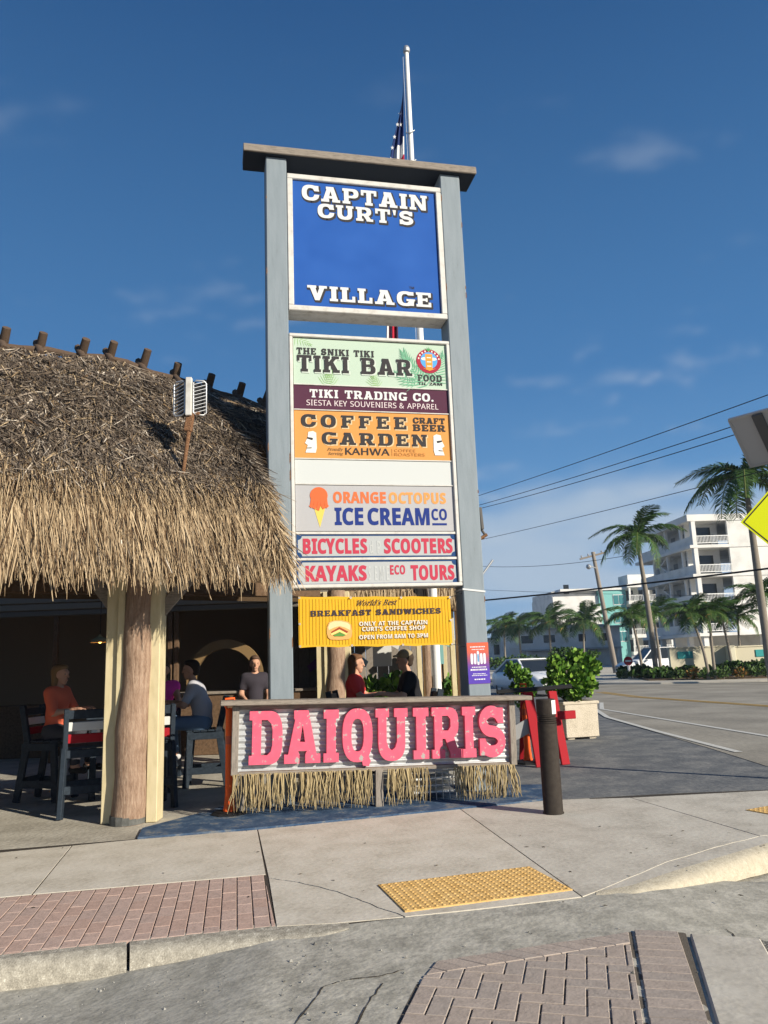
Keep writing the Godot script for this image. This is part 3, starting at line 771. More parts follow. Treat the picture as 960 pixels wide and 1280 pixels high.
func build_board():
	var bas = Basis(Vector3.UP, TURN) * Basis(Vector3.BACK, deg_to_rad(-1.6))
	var t = thing("letter_board", "low bar-front board of corrugated metal with pink raised letters", "board", B0)
	t.basis = bas
	var st = S()
	bx(st, Vector3(0.02, 1.167, 0.0), Vector3(3.58, 0.05, 0.36), Basis(), 0.008)
	part("counter_plank", st, M.wood_grey, t)
	for x in [-1.6, 1.6]:
		st = S()
		bx(st, Vector3(x, 0.77, 0.015), Vector3(0.075, 0.73, 0.09), Basis(), 0.006)
		part("frame_post", st, M.wood_upright, t)
	for y in [1.115, 0.415]:
		st = S()
		bx(st, Vector3(0, y, 0.01), Vector3(3.12, 0.05 if y > 1 else 0.04, 0.06), Basis(), 0.005)
		part("frame_rail", st, M.wood_grey, t)
	st = S()
	bx(st, Vector3(0.0, 0.2, 0.02), Vector3(0.09, 0.42, 0.06), Basis(), 0.006)
	part("leg", st, M.wood_upright, t)
	for x in [-1.5, 1.5]:
		st = S()
		bx(st, Vector3(x, 0.2, -0.1), Vector3(0.07, 0.42 + x * 0.035, 0.06), Basis(), 0.006)
		part("leg", st, M.wood_upright, t)
	# corrugated sheet
	st = S()
	st.set_smooth_group(0)
	var n = 80
	for i in n:
		var y0 = 0.435 + 0.655 * i / n; var y1 = 0.435 + 0.655 * (i + 1) / n
		var z0 = 0.009 * cos(TAU * 10.0 * i / n); var z1 = 0.009 * cos(TAU * 10.0 * (i + 1) / n)
		for sx in [[-1.562, -0.55, 0.0], [-0.555, 0.52, 0.003], [0.515, 1.562, 0.0]]:
			q(st, Vector3(sx[0], y0, z0 + sx[2]), Vector3(sx[0], y1, z1 + sx[2]), Vector3(sx[1], y1, z1 + sx[2]), Vector3(sx[1], y0, z0 + sx[2]))
	part("corrugated_sheet", st, M.galv, t)
	var LT = [["D", -1.451, -1.09], ["A", -1.069, -0.671], ["I", -0.636, -0.466], ["Q", -0.425, -0.083], ["U", -0.047, 0.325], ["I", 0.39, 0.572], ["R", 0.61, 0.965], ["I", 0.975, 1.135], ["S", 1.164, 1.499]]
	for l in LT:
		st = S()
		slab_text(st, l[0], l[1], 0.512, l[2], 1.076, 0.085, 0.1, 0.0, 0.06)
		part("letter", st, M.pink, t, "pink painted letter " + l[0])
	st = S()
	for l in LT:
		tube(st, [Vector3((l[1] + l[2]) / 2, 0.79, -0.01), Vector3((l[1] + l[2]) / 2, 0.79, 0.03)], 0.01, 6)
	# grass skirt
	for span in [[-1.62, -0.1, 210], [0.07, 0.56, 62], [0.87, 1.62, 110]]:
		st = S()
		for k in span[2]:
			var x = rng.randf_range(span[0], span[1])
			var l = rng.randf_range(0.3, 0.4)
			if absf(x - span[0]) < 0.1 and rng.randf() < 0.4: l *= 0.7
			var z = rng.randf_range(0.045, 0.12)
			var c = Color(0.46, 0.37, 0.21).lerp(Color(0.2, 0.145, 0.075), rng.randf() * rng.randf())
			st.set_color(c)
			var lean = rng.randf_range(-0.12, 0.12) + (0.18 if x > 1.5 else 0.0) - (0.12 if x < -1.52 else 0.0)
			var kink = rng.randf_range(-0.04, 0.04)
			var w = rng.randf_range(0.004, 0.008)
			var pts = [Vector3(x, 0.42, z), Vector3(x + lean * l * 0.5 + kink, 0.42 - l * 0.5, z + rng.randf_range(-0.01, 0.02)), Vector3(x + lean * l, 0.42 - l, z + rng.randf_range(-0.02, 0.03))]
			tube(st, pts, [w, w * 0.9, w * 0.45], 4, false)
		part("grass_skirt", st, M.thatch, t).set_meta("kind", "stuff")
	st = S()
	bx(st, Vector3(0, 0.43, 0.02), Vector3(3.1, 0.02, 0.03), Basis(), 0.003)
	part("skirt_batten", st, M.wood_brown, t)

func build_bollard():
	var g = G(692, 1016.5)
	var t = thing("bollard", "dark bronze round bollard light standing on the pavement edge", "bollard", Vector3(g.x, 0, g.z))
	var st = S()
	st.set_smooth_group(0)
	lathe(st, Vector3.ZERO, [[0.108, 0.0], [0.108, 0.012], [0.1, 0.016], [0.1, 0.9]], 28)
	part("shaft", st, M.bronze, t)
	for k in 4:
		st = S()
		lathe(st, Vector3(0, 0.905 + k * 0.022, 0), [[0.07, 0.0], [0.1, 0.0], [0.1, 0.012], [0.07, 0.02]], 28)
		part("louvre_ring", st, M.bronze, t)
	st = S()
	lathe(st, Vector3.ZERO, [[0.068, 0.9], [0.068, 0.992]], 20)
	part("lamp_core", st, M.black, t)
	st = S()
	lathe(st, Vector3.ZERO, [[0.1, 0.99], [0.1, 1.135], [0.094, 1.147], [0.0, 1.15]], 28)
	part("cap", st, M.bronze, t)
	st = S()
	st.set_smooth_group(0)
	for k in 8:
		var a = [deg_to_rad(-8 + k * 9.0), deg_to_rad(-8 + (k + 1) * 9.0)]
		var p = []
		for e in [[a[0], 0.995], [a[0], 1.135], [a[1], 1.135], [a[1], 0.995]]: p.append(Vector3(cos(e[0]) * 0.1025, e[1], sin(e[0]) * 0.1025))
		q(st, p[0], p[1], p[2], p[3])
	part("reflective_sticker", st, mat(0.75, 0.75, 0.74, 0.3), t)

func delineator(at, label, h):
	var t = thing("delineator_post", label, "safety post", at, 0.4, "orange safety posts")
	var st = S()
	lathe(st, Vector3.ZERO, [[0.0, 0.0], [0.21, 0.0], [0.21, 0.025], [0.17, 0.045], [0.06, 0.05], [0.0, 0.05]], 8)
	part("rubber_base", st, M.black, t)
	st = S()
	st.set_smooth_group(0)
	lathe(st, Vector3.ZERO, [[0.075, 0.045], [0.065, 0.08], [0.05, 0.22], [0.045, h - 0.1], [0.035, h - 0.08], [0.0, h - 0.07]], 18)
	part("post", st, M.orange, t)
	st = S()
	tube(st, [Vector3(-0.03, h - 0.09, 0), Vector3(-0.055, h - 0.03, 0), Vector3(-0.05, h + 0.03, 0), Vector3(0.05, h + 0.03, 0), Vector3(0.055, h - 0.03, 0), Vector3(0.03, h - 0.09, 0)], 0.014, 8)
	tube(st, [Vector3(-0.05, h - 0.03, 0), Vector3(0.05, h - 0.03, 0)], 0.012, 8)
	part("handle", st, M.orange, t)
	st = S()
	lathe(st, Vector3.ZERO, [[0.0475, h * 0.62], [0.0475, h * 0.62 + 0.09]], 18)
	part("reflective_band", st, mat(0.5, 0.1, 0.05, 0.4), t)

# ---------------------------------------------------------------- ground, pavement, kerbs, paving
func street_y(x):
	var h = 0.0
	if x < -0.35: h = 0.13 * smoothstep(-0.35, -2.1, x)
	elif x > 1.35: h = 0.12 * smoothstep(1.35, 2.8, x)
	return -0.004 - h
func strip(st, pts, w, y):                       # painted line along (x, z) points
	for i in pts.size() - 1:
		var a = pts[i]; var b = pts[i + 1]
		var nrm = (b - a).normalized().orthogonal() * w * 0.5
		var k = 0.0
		q(st, Vector3(a.x - nrm.x, y, a.y - nrm.y), Vector3(a.x + nrm.x, y, a.y + nrm.y), Vector3(b.x + nrm.x, y, b.y + nrm.y), Vector3(b.x - nrm.x, y, b.y - nrm.y))
func sheet(called, pts, y, m):
	var st = S()
	slab(st, pts, y - 0.003, y)
	return struct(called, st, m)
func jag(list, amp, seed_):                      # roughen a cracked edge
	var r = []
	var g = RandomNumberGenerator.new()
	g.seed = seed_
	for i in list.size() - 1:
		for k in 5:
			var f = k / 5.0
			r.append([lerpf(list[i][0], list[i + 1][0], f) + g.randf_range(-amp, amp), lerpf(list[i][1], list[i + 1][1], f) + g.randf_range(-amp, amp) * 0.5])
	r.append(list[-1])
	return r
func build_ground():
	var st = S()
	q(st, Vector3(-600, -0.2, 60), Vector3(-600, -0.2, -900), Vector3(600, -0.2, -900), Vector3(600, -0.2, 60))
	struct("ground", st, M.lot)
	# near street, dipping to the gutter beside the kerbs and level at the ramp
	st = S()
	st.set_smooth_group(0)
	var nz = FastNoiseLite.new()
	nz.seed = 8; nz.frequency = 1.6; nz.fractal_octaves = 4
	var f = func(i, j):
		var x = -7.0 + 0.1 * i; var z = -7.3 + 0.1 * j
		var rough = 0.010 * nz.get_noise_2d(x, z) - 0.006
		if z < -5.3 or (x > -0.8 and x < 1.6): rough = minf(rough + 0.006, 0.0) * 0.3 - 0.001
		if z < -6.2: rough -= 0.05
		if x > -0.6 and x < 2.6 and z > -5.15: rough = 0.0015 * nz.get_noise_2d(x * 2, z * 2) - 0.012
		return Vector3(x, street_y(x) + rough, z)
	for i in 200:
		for j in 73: q(st, f.call(i, j), f.call(i + 1, j), f.call(i + 1, j + 1), f.call(i, j + 1))
	struct("street", st, M.street)
	# pavement slabs
	var pv = Node3D.new()
	pv.name = "pavement"
	pv.set_meta("kind", "structure")
	add_child(pv)
	var crack = jag([[334, 1098], [372, 1102], [420, 1114], [452, 1126], [506, 1146]], 1.6, 4)
	var crev = crack.duplicate(); crev.reverse()
	var edge = jag([[950, 1045], [895, 1059], [835, 1077], [752, 1112]], 0.8, 7)
	var slabs = [
		[[-260, 1090], [90, 1057], [40, 1118], [-260, 1146]],
		[[90, 1057], [172, 1049], [322, 1037], [333, 1093], [40, 1118]],
		[[322, 1037], [480, 1021], [575, 1011], [728, 1121], [610, 1135]] + crev,
		crack + [[420, 1154], [345, 1158]],
		[[575, 1011], [690, 1000], [788, 997]] + edge + [[728, 1121]],
		[[788, 997], [960, 988], [1200, 976], [1200, 1020], [950, 1045]]]
	for k in slabs.size():
		var poly = G2(slabs[k])
		if Geometry2D.is_polygon_clockwise(poly): poly.reverse()
		var sh = Geometry2D.offset_polygon(poly, -0.006)
		st = S()
		slab(st, sh[0], -0.2, 0.0, 0.0015)
		part("slab", st, M.concrete if k < 4 else M.walk_grey, pv)
	st = S()
	slab(st, G2([[-260, 1085], [172, 1046], [690, 998], [1200, 973], [1200, 1014], [950, 1040], [835, 1070], [752, 1106], [728, 1120], [420, 1156], [-260, 1150]]), -0.22, -0.005)
	struct("pavement_bed", st, M.joint)
	# tactile pads
	tactile(G(472, 1107), G(662, 1084), 0.66, "yellow tactile paving mat with domes set in the kerb ramp", 24, 13)
	tactile(G(932, 1013), G(1050, 993), 0.6, "second yellow tactile mat on the pavement near the road sign", 22, 11)
	# kerbs
	kerb("kerb", [[-260, 1221, 1277, 0.13], [-100, 1206, 1252, 0.13], [0, 1195, 1236, 0.125], [80, 1187, 1224, 0.115], [158, 1179, 1213, 0.1]], M.kerb)
	kerb("kerb", [[162, 1178, 1212, 0.1], [240, 1170, 1198, 0.075], [330, 1160, 1183, 0.045], [400, 1157, 1170, 0.015], [436, 1155, 1160, 0.004]], M.kerb)
	kerb("kerb", [[745, 1114, 1119, 0.004], [790, 1100, 1120, 0.02], [845, 1078, 1110, 0.05], [900, 1063, 1097, 0.08], [960, 1047, 1080, 0.1], [1060, 1028, 1062, 0.115], [1200, 1010, 1040, 0.12]], M.kerb_worn)
	# brick paving beside the kerb
	var bp = Node3D.new(); bp.name = "brick_paving"; bp.set_meta("kind", "structure"); add_child(bp)
	var field = G2([[-170, 1137], [330, 1093.5], [344, 1157], [0, 1193], [-170, 1211]])
	if Geometry2D.is_polygon_clockwise(field): field.reverse()
	st = S()
	slab(st, field, -0.1, -0.012)
	part("sand_bed", st, M.dirt, bp)
	var o = G(330, 1093.5); var kd = Vector2(0.981, -0.192); var pd = Vector2(0.192, 0.981)
	var org = Vector2(o.x, o.z)
	for i in range(-42, 2):
		for j in range(-2, 9):
			var c = org + kd * (i * 0.104 + 0.052) + pd * (j * 0.205 + (0.1 if i % 2 else 0.0))
			brick(bp, field, c, kd, pd, 0.0485, 0.1018, 0.0, M.brick)
	# herringbone crossing
	var hp = Node3D.new(); hp.name = "herringbone_crossing"; hp.set_meta("kind", "structure"); add_child(hp)
	var y = -0.018
	var ad = Vector2(-0.24, 0.971); var bd = Vector2(0.971, 0.24)
	var tl = G(545, 1203, y); var tr = G(788, 1166, y)
	var t0 = Vector2(tl.x, tl.z); var t1 = Vector2(tr.x, tr.z)
	var lf = Vector2(0.1, -4.353)
	var all = PackedVector2Array([lf, t0, t1, t1 + ad * 2.6, lf + ad * 2.2])
	if Geometry2D.is_polygon_clockwise(all): all.reverse()
	st = S()
	slab(st, Geometry2D.offset_polygon(all, 0.01)[0], -0.12, -0.016)
	part("sand_bed", st, M.dirt, hp)
	var inner = Geometry2D.offset_polygon(all, -0.012)[0]
	# soldier row along the slanting edge, then herringbone
	var td = (t1 - t0).normalized()
	var tn = Vector2(-td.y, td.x)
	if tn.dot(ad) < 0: tn = -tn
	var row_n = int((t1 - t0).length() / 0.104)
	var soldiers = Geometry2D.intersect_polygons(inner, PackedVector2Array([t0 - td * 0.3 - tn * 0.1, t1 + td * 0.3 - tn * 0.1, t1 + td * 0.3 + tn * 0.16, t0 - td * 0.3 + tn * 0.16]))
	var rest = Geometry2D.clip_polygons(inner, PackedVector2Array([t0 - td * 0.6 - tn * 0.4, t1 + td * 0.6 - tn * 0.4, t1 + td * 0.6 + tn * 0.168, t0 - td * 0.6 + tn * 0.168]))
	if soldiers.size():
		for i in range(-3, row_n + 3):
			var c = t0 + td * (i * 0.112) + tn * 0.08
			var u2 = Vector2(td.x, td.y); var v2 = (tn + td * 0.75).normalized()
			brick(hp, soldiers[0], c, u2, v2, 0.053, 0.13, -0.006, M.paver)
	if rest.size():
		herringbone(hp, rest[0], lf, bd, ad)
	# concrete band to the right, with the broken joint beyond it
	var bnd = PackedVector2Array([t1 + bd * 0.33, t1 + bd * 0.7 + ad * 0.03, t1 + bd * 0.66 + ad * 2.6, t1 + bd * 0.26 + ad * 2.6])
	st = S()
	slab(st, bnd, -0.15, -0.004, 0.01)
	struct("concrete_band", st, M.walk_grey)
	var side = PackedVector2Array([t1 + bd * 0.025 - ad * 0.02, t1 + bd * 0.29 - ad * 0.02, t1 + bd * 0.23 + ad * 2.6, t1 + bd * 0.012 + ad * 2.6])
	for i in 26:
		brick(hp, side, t1 + bd * 0.135 + ad * (0.03 + i * 0.104), bd, ad, 0.13, 0.0495, -0.006, M.paver)
	st = S()
	slab(st, Geometry2D.offset_polygon(side, 0.02)[0], -0.12, -0.0165)
	part("sand_bed", st, M.dirt, hp)
	sheet("broken_joint", PackedVector2Array([t1 + bd * 0.68, t1 + bd * 0.9 + ad * 0.1, t1 + bd * 0.95 + ad * 2.6, t1 + bd * 0.64 + ad * 2.6]), -0.022, M.rubble)
	# cracks filled with dark dirt
	var cr = S()
	for c in [[[405, 1232], [385, 1257], [362, 1290]], [[405, 1232], [430, 1224], [470, 1220], [505, 1211]], [[480, 1228], [462, 1250], [438, 1292]], [[905, 1150], [925, 1165], [958, 1172]], [[925, 1185], [950, 1200], [975, 1205]]]:
		var jp = jag(c, 1.6, int(c[0][0]))
		for i in jp.size() - 1:
			var a = G(jp[i][0], jp[i][1], -0.01); var b = G(jp[i + 1][0], jp[i + 1][1], -0.01)
			var nn = Vector3(-(b - a).z, 0, (b - a).x).normalized() * rng.randf_range(0.002, 0.006)
			a.y = street_y(a.x) - 0.0085; b.y = street_y(b.x) - 0.0085
			q(cr, a - nn, a + nn, b + nn * 0.8, b - nn * 0.8)
	struct("street_cracks", cr, M.joint)
	# loose grit
	st = S()
	for k in 520:
		var px = rng.randf_range(-60, 1000); var py = rng.randf_range(1180, 1290)
		if px > 430 and px < 880 and rng.randf() < 0.75: continue
		if px > 430: py = rng.randf_range(1110, 1275)
		var g = G(px, py, -0.03)
		if px > 880 and rng.randf() < 0.5: continue
		var yy = street_y(g.x) - 0.008
		if Geometry2D.is_point_in_polygon(Vector2(g.x, g.z), field): continue
		var r = rng.randf_range(0.003, 0.008) * (1.9 if rng.randf() < 0.06 else 1.0)
		var t = rng.randf_range(0.1, 0.42)
		st.set_color(Color(t, t * 0.96, t * 0.86))
		var a = rng.randf() * TAU
		var p = []
		for e in 4: p.append(Vector3(g.x + cos(a + e * PI / 2) * r * rng.randf_range(0.7, 1.4), yy, g.z + sin(a + e * PI / 2) * r))
		var top = Vector3(g.x, yy + r * 1.1, g.z)
		for e in 4: tri(st, p[e], top, p[(e + 1) % 4])
	tag(part("loose_grit", st, M.vert), "small stones and grit lying in the gutter", "gravel", "", "stuff")
	st = S()
	for k in 60:
		var g = G(rng.randf_range(0, 960), rng.randf_range(1030, 1140))
		if g.z > -5.3: continue
		var r = rng.randf_range(0.008, 0.024)
		st.set_color(Color(0.07, 0.055, 0.04) if rng.randf() < 0.6 else Color(0.16, 0.13, 0.1))
		var b = Basis(Vector3.UP, rng.randf() * TAU)
		q(st, Vector3(g.x, 0.004, g.z) + b * Vector3(-r, 0, 0), Vector3(g.x, 0.007, g.z) + b * Vector3(0, 0, r * 0.35), Vector3(g.x, 0.004, g.z) + b * Vector3(r, 0, 0), Vector3(g.x, 0.003, g.z) + b * Vector3(0, 0, -r * 0.35))
	tag(part("fallen_leaf_bits", st, M.vert), "dark bits of fallen leaf scattered on the pavement", "litter", "", "stuff")
	# behind the pavement
	sheet("bar_floor", PackedVector2Array([Vector2(-30, -6.6), Vector2(-3.9, -7.62), Vector2(-2.52, -7.92), Vector2(2.2, -9.1), Vector2(2.2, -30), Vector2(-30, -30)]), -0.004, M.floor)
	sheet("parking_lot", PackedVector2Array([Vector2(1.0, -8.97), Vector2(1.8, -9.12), Vector2(3.1, -9.26), Vector2(9.0, -9.3), Vector2(9.0, -60), Vector2(-4, -60), Vector2(-1.2, -19), Vector2(1.0, -12)]), 0.0, M.lot)
	st = S()
	slab(st, G2([[172, 1049], [330, 1036], [480, 1021], [630, 1006], [702, 998], [690, 982], [560, 984], [300, 1003], [250, 1018], [178, 1037]]), -0.05, 0.018, 0.01)
	struct("blue_painted_strip", st, M.blue_paint)
	sheet("road", PackedVector2Array([Vector2(5.9, -9.2), Vector2(5.1, -11), Vector2(5.2, -13), Vector2(5.4, -20), Vector2(6.2, -25.5), Vector2(8.2, -33), Vector2(11.2, -42), Vector2(120, -30), Vector2(120, 30), Vector2(9, 30)]), 0.006, M.road)
	st = S()
	strip(st, V2([[8.0, -6], [6.83, -14.54], [6.1, -23.0], [6.9, -26]]), 0.13, 0.015)
	strip(st, V2([[5.39, -12.5], [5.36, -16], [5.45, -20.1], [6.0, -23.5]]), 0.13, 0.015)
	struct("white_road_line", st, tmat(brick_tex, 0.8, 0.8, null, 1.0, true, [0.66, 0.65, 0.6]))
	st = S()
	strip(st, V2([[12.9, -12], [10.3, -21.5], [8.75, -28.4], [8.6, -33]]), 0.12, 0.015)
	strip(st, V2([[13.15, -12], [10.55, -21.5], [9.0, -28.4], [8.85, -33]]), 0.12, 0.015)
	struct("yellow_road_line", st, mat(0.5, 0.32, 0.09, 0.8))
	st = S()
	slab(st, V2([[9.5, -42.2], [13.3, -38.8], [17.4, -37.2], [30, -34], [60, -28], [60, -60], [9.5, -60]]), -0.1, 0.09, 0.02)
	struct("far_pavement", st, M.walk_grey)
	st = S()
	slab(st, V2([[-6, -62], [70, -62], [200, -90], [300, -300], [-100, -300]]), -0.1, 0.05)
	struct("far_ground", st, M.walk_grey)

func brick(parent, field, c, ud, vd, hu, hv, y1, mats):
	var p = PackedVector2Array([c - ud * hu - vd * hv, c + ud * hu - vd * hv, c + ud * hu + vd * hv, c - ud * hu + vd * hv])
	if Geometry2D.is_polygon_clockwise(p): p.reverse()
	for r in Geometry2D.intersect_polygons(p, field):
		if r.size() < 3: continue
		var ar = 0.0
		for i in r.size(): ar += r[i].cross(r[(i + 1) % r.size()])
		if absf(ar) < 0.002: continue
		var st = S()
		slab(st, r, y1 - 0.06, y1 + rng.randf_range(-0.0015, 0.0015), 0.003)
		part("brick", st, mats[rng.randi() % mats.size()], parent)
func herringbone(parent, field, o, bd, ad):
	# a unit cell of 0.104 m; bricks are one by two cells
	var c = 0.104
	for i in range(-24, 40):
		for j in range(-24, 40):
			var m = posmod(i - j, 4)
			var cen
			if m == 0:          # brick along b: cells (i, j) and (i + 1, j)
				cen = o + bd * (c * (i + 1.0)) + ad * (c * (j + 0.5))
				brick(parent, field, cen, bd, ad, 0.0995, 0.0475, -0.006, M.paver)
			elif m == 2:        # brick along a: cells (i, j) and (i, j + 1)
				cen = o + bd * (c * (i + 0.5)) + ad * (c * (j + 0.0))
				brick(parent, field, cen, bd, ad, 0.0475, 0.0995, -0.006, M.paver)
func tactile(a, b, depth, label, nu, nv):
	var d = (b - a); var length = d.length(); d = d.normalized()
	var n = Vector3(-d.z, 0, d.x)          # towards the street
	var t = Node3D.new(); t.name = numbered("tactile_mat"); add_child(t)
	tag(t, label, "tactile paving")
	t.transform = Transform3D(Basis(d, Vector3.UP, n), Vector3(a.x, 0, a.z))
	var st = S()
	bx(st, Vector3(length / 2, 0.0, depth / 2), Vector3(length, 0.016, depth), Basis(), 0.004)
	part("mat", st, M.tactile, t)
	st = S()
	for i in nu:
		for j in nv:
			var c = Vector3((i + 0.5) * length / nu, 0.0075, (j + 0.5) * depth / nv)
			lathe(st, c, [[0.0125, 0.0], [0.01, 0.004], [0.006, 0.0055], [0.0, 0.006]], 8)
	part("domes", st, M.tactile, t).set_meta("kind", "stuff")
func kerb(called, rows, m):
	var st = S()
	var tp = S()
	st.set_smooth_group(0)
	var prev = null
	for i in rows.size() - 1:                       # refine
		var steps = 5
		for k in steps + (1 if i == rows.size() - 2 else 0):
			var f = float(k) / steps
			var r = []
			for e in 4: r.append(lerpf(rows[i][e], rows[i + 1][e], f))
			var bk = G(r[0], r[1] - 5.0, -0.003); var bt = G(r[0], r[2], -r[3])
			var h = r[3]
			var jig = rng.randf_range(-0.003, 0.003)
			var sec = [bk]
			for e in [[0.55, 0.0], [0.75, 0.1], [0.88, 0.3], [0.96, 0.65], [1.0, 1.0], [1.02, 1.6]]:
				var p = bk.lerp(bt, e[0])
				p.y = -h * e[1] - 0.003 + (jig if e[0] > 0.6 else 0.0)
				sec.append(p)
			if prev:
				for e in sec.size() - 1: q(tp if e == 0 else st, prev[e], sec[e], sec[e + 1], prev[e + 1])
			prev = sec
	var o = part(called, st, m)
	o.set_meta("kind", "structure")
	part("kerb_top", tp, M.walk_grey if m == M.kerb_worn else m, o)
	return o

# ---------------------------------------------------------------- thatched bar
var HE := Vector3(-2.57, 0, -7.6)              # a point of the eave line
var hs := Vector3(0.8387, 0, -0.5446)          # along the eave
var hd := Vector3(-0.5446, 0, -0.8387)         # from the eave inwards
const RIDGE := 2.64
func hut(s, d, y): return HE + hs * s + hd * d + Vector3(0, y, 0)
func ridge_y(s):
	var e = s - 0.343
	return 5.87 - (0.155 * e if e > 0 else -0.07 * e if e > -1.2 else 0.084) - 0.02 * maxf(0.0, e - 2.5)
func roof_y(s, d):
	var dd = d if d <= RIDGE else 2 * RIDGE - d
	var r = ridge_y(s)
	if dd < 0.16: return lerpf(2.82, 3.12, dd / 0.16)
	if dd < 0.5: return lerpf(3.12, 3.66, (dd - 0.16) / 0.34)
	var f = (dd - 0.5) / (RIDGE - 0.5)
	return lerpf(3.66, r, f) + 0.12 * sin(PI * f)
func s_max(d): return 1.62 + 0.1 * minf(d, 1.2) if d < 1.45 else 4.55
func blade_mesh(bend, w, n = 3):
	var st = S()
	st.set_smooth_group(0)
	var prev
	for i in n + 1:
		var f = float(i) / n
		var ww = w * (1.0 - 0.75 * f * f) * 0.5
		var c = Vector3(0.0, -f, bend * f * f)
		var row = [c + Vector3(-ww, 0, 0), c + Vector3(ww, 0, 0)]
		if prev: q(st, prev[0], row[0], row[1], prev[1])
		prev = row
	st.generate_normals()
	return st.commit()
func multi(called, mesh, xfs, cols, m, parent):
	var mm = MultiMesh.new()
	mm.transform_format = MultiMesh.TRANSFORM_3D
	mm.use_colors = true
	mm.mesh = mesh
	mm.instance_count = xfs.size()
	for i in xfs.size():
		mm.set_instance_transform(i, xfs[i])
		mm.set_instance_color(i, cols[i])
	var o = MultiMeshInstance3D.new()
	o.multimesh = mm
	o.material_override = m
	o.name = called if parent else numbered(called)
	if parent: parent.add_child(o, true)
	else: add_child(o)
	o.set_meta("kind", "stuff")
	return o
func straw(kind):
	var t = rng.randf()
	var c
	if kind == 0:       # weathered
		c = Color(0.115, 0.088, 0.065).lerp(Color(0.34, 0.28, 0.22), t * t)
		if rng.randf() < 0.28: c = Color(0.06, 0.045, 0.036)
		elif rng.randf() < 0.05: c = Color(0.6, 0.53, 0.44)
	else:
		c = Color(0.2, 0.135, 0.075).lerp(Color(0.55, 0.425, 0.27), t)
		if rng.randf() < 0.22: c = Color(0.12, 0.075, 0.042)
	return c
func build_hut():
	var t = thing("thatched_bar", "open bar hut with thick straw thatch roof on log columns", "hut")
	# inner shell of the roof
	var st = S()
	st.set_smooth_group(0)
	var ds = [0.02, 0.16, 0.5, 1.0, 1.44, 1.46, 2.0, 2.4, 2.64, 2.9, 3.4, 4.3, 4.8, 5.12, 5.26]
	for i in ds.size() - 1:
		for k in 24:
			var p = []
			for e in [[k, i], [k, i + 1], [k + 1, i + 1], [k + 1, i]]:
				var d = ds[e[1]]
				var s = lerpf(-12.0, s_max(d), e[0] / 24.0)
				p.append(hut(s, d, roof_y(s, d) - 0.1))
			q(st, p[0], p[1], p[2], p[3])
	part("roof_shell", st, tmat(M.rubble.albedo_texture, 3.0, 0.95, null, 1.0, false, [0.5, 0.34, 0.22]), t)
	# thatch
	var nz = FastNoiseLite.new()
	nz.seed = 17; nz.frequency = 1.1
	var X = [[], [], [], []]; var C = [[], [], [], []]
	var place = func(s, d, kind, lo, hi, spread, lift):
		var e = 0.02
		var dn = (hut(s, d, roof_y(s, d)) - hut(s, d + e, roof_y(s, d + e))).normalized()   # down the slope
		var nn = hs.cross(dn).normalized()
		if nn.y < 0: nn = -nn
		if d < 0.2: nn = (nn + Vector3(0.4, 0.0, 0.6)).normalized()
		var a = rng.randfn(0.0, spread)
		var dir = (dn * cos(a) + hs * sin(a)).normalized()
		dir = (dir + nn * rng.randf_range(-0.06, lift)).normalized()
		var up = nn.rotated(dir, rng.randfn(0.0, 0.55))
		var sd = up.cross(-dir).normalized()
		up = (-dir).cross(sd).normalized() * -1.0
		var l = rng.randf_range(lo, hi)
		var w = rng.randf_range(0.7, 1.4)
		var v = 0 if kind == 0 else 2
		v += rng.randi() % 2
		X[v].append(Transform3D(Basis(sd * w, -dir * l, up * l), hut(s, d, roof_y(s, d) + rng.randf_range(-0.07, 0.035) + 0.03 * nz.get_noise_2d(s * 2.0, d * 2.0))))
		var c = straw(kind)
		C[v].append(c)
	for k in 72000:
		var d = rng.randf_range(0.42, RIDGE - 0.06)
		var s = rng.randf_range(-3.6, s_max(d))
		if d > 1.45 and s > 3.0: continue
		var clump = 0.5 + 0.5 * nz.get_noise_2d(s * 3.0, d * 4.0)
		place.call(s, d, 0 if rng.randf() < 0.9 else 1, 0.14, 0.4, 0.3 + 0.35 * clump, 0.22 * smoothstep(RIDGE - 0.15, RIDGE - 0.8, d))
	for k in 21000:         # fresher layer over the eave
		var d = rng.randf_range(0.05, 0.66) + 0.07 * nz.get_noise_2d(rng.randf() * 3, 4.0)
		var s = rng.randf_range(-3.4, s_max(d))
		place.call(s, maxf(d, 0.03), 1, 0.3, 0.62, 0.12, 0.14)
	for k in 3800:          # hanging fringe
		var d = rng.randf_range(0.0, 0.14)
		var s = rng.randf_range(-3.4, 1.66)
		place.call(s, d, 1 if rng.randf() < 0.85 else 0, 0.22, 0.4, 0.12, 0.03)
	for k in 2600:          # the cut end beside the sign post
		var d = rng.randf_range(0.0, 1.5)
		var s = s_max(0.5) + rng.randf_range(-0.08, 0.04)
		place.call(s, d, 1 if d < 0.7 else 0, 0.25, 0.55, 0.25, 0.3)
	for k in 5000:          # far slope, seen from under the sign
		var d = rng.randf_range(4.7, 5.26)
		place.call(rng.randf_range(-2, 4.5), d, 1, 0.3, 0.5, 0.2, 0.1)
	var BM = [blade_mesh(0.35, 0.017), blade_mesh(-0.12, 0.012), blade_mesh(0.16, 0.016), blade_mesh(0.05, 0.01)]
	for v in 4: multi("thatch", BM[v], X[v], C[v], M.thatch, t)
	# ridge log and pegs
	st = S()
	var pts = []; var rad = []
	for k in 24:
		var s = -3.5 + k * 0.34
		pts.append(hut(s, RIDGE + 0.02, ridge_y(s) - 0.01 + 0.02 * sin(k * 2.3))); rad.append(0.05 + 0.008 * sin(k * 1.7))
	tube(st, pts, rad, 8)
	part("ridge_pole", st, M.old_log, t)
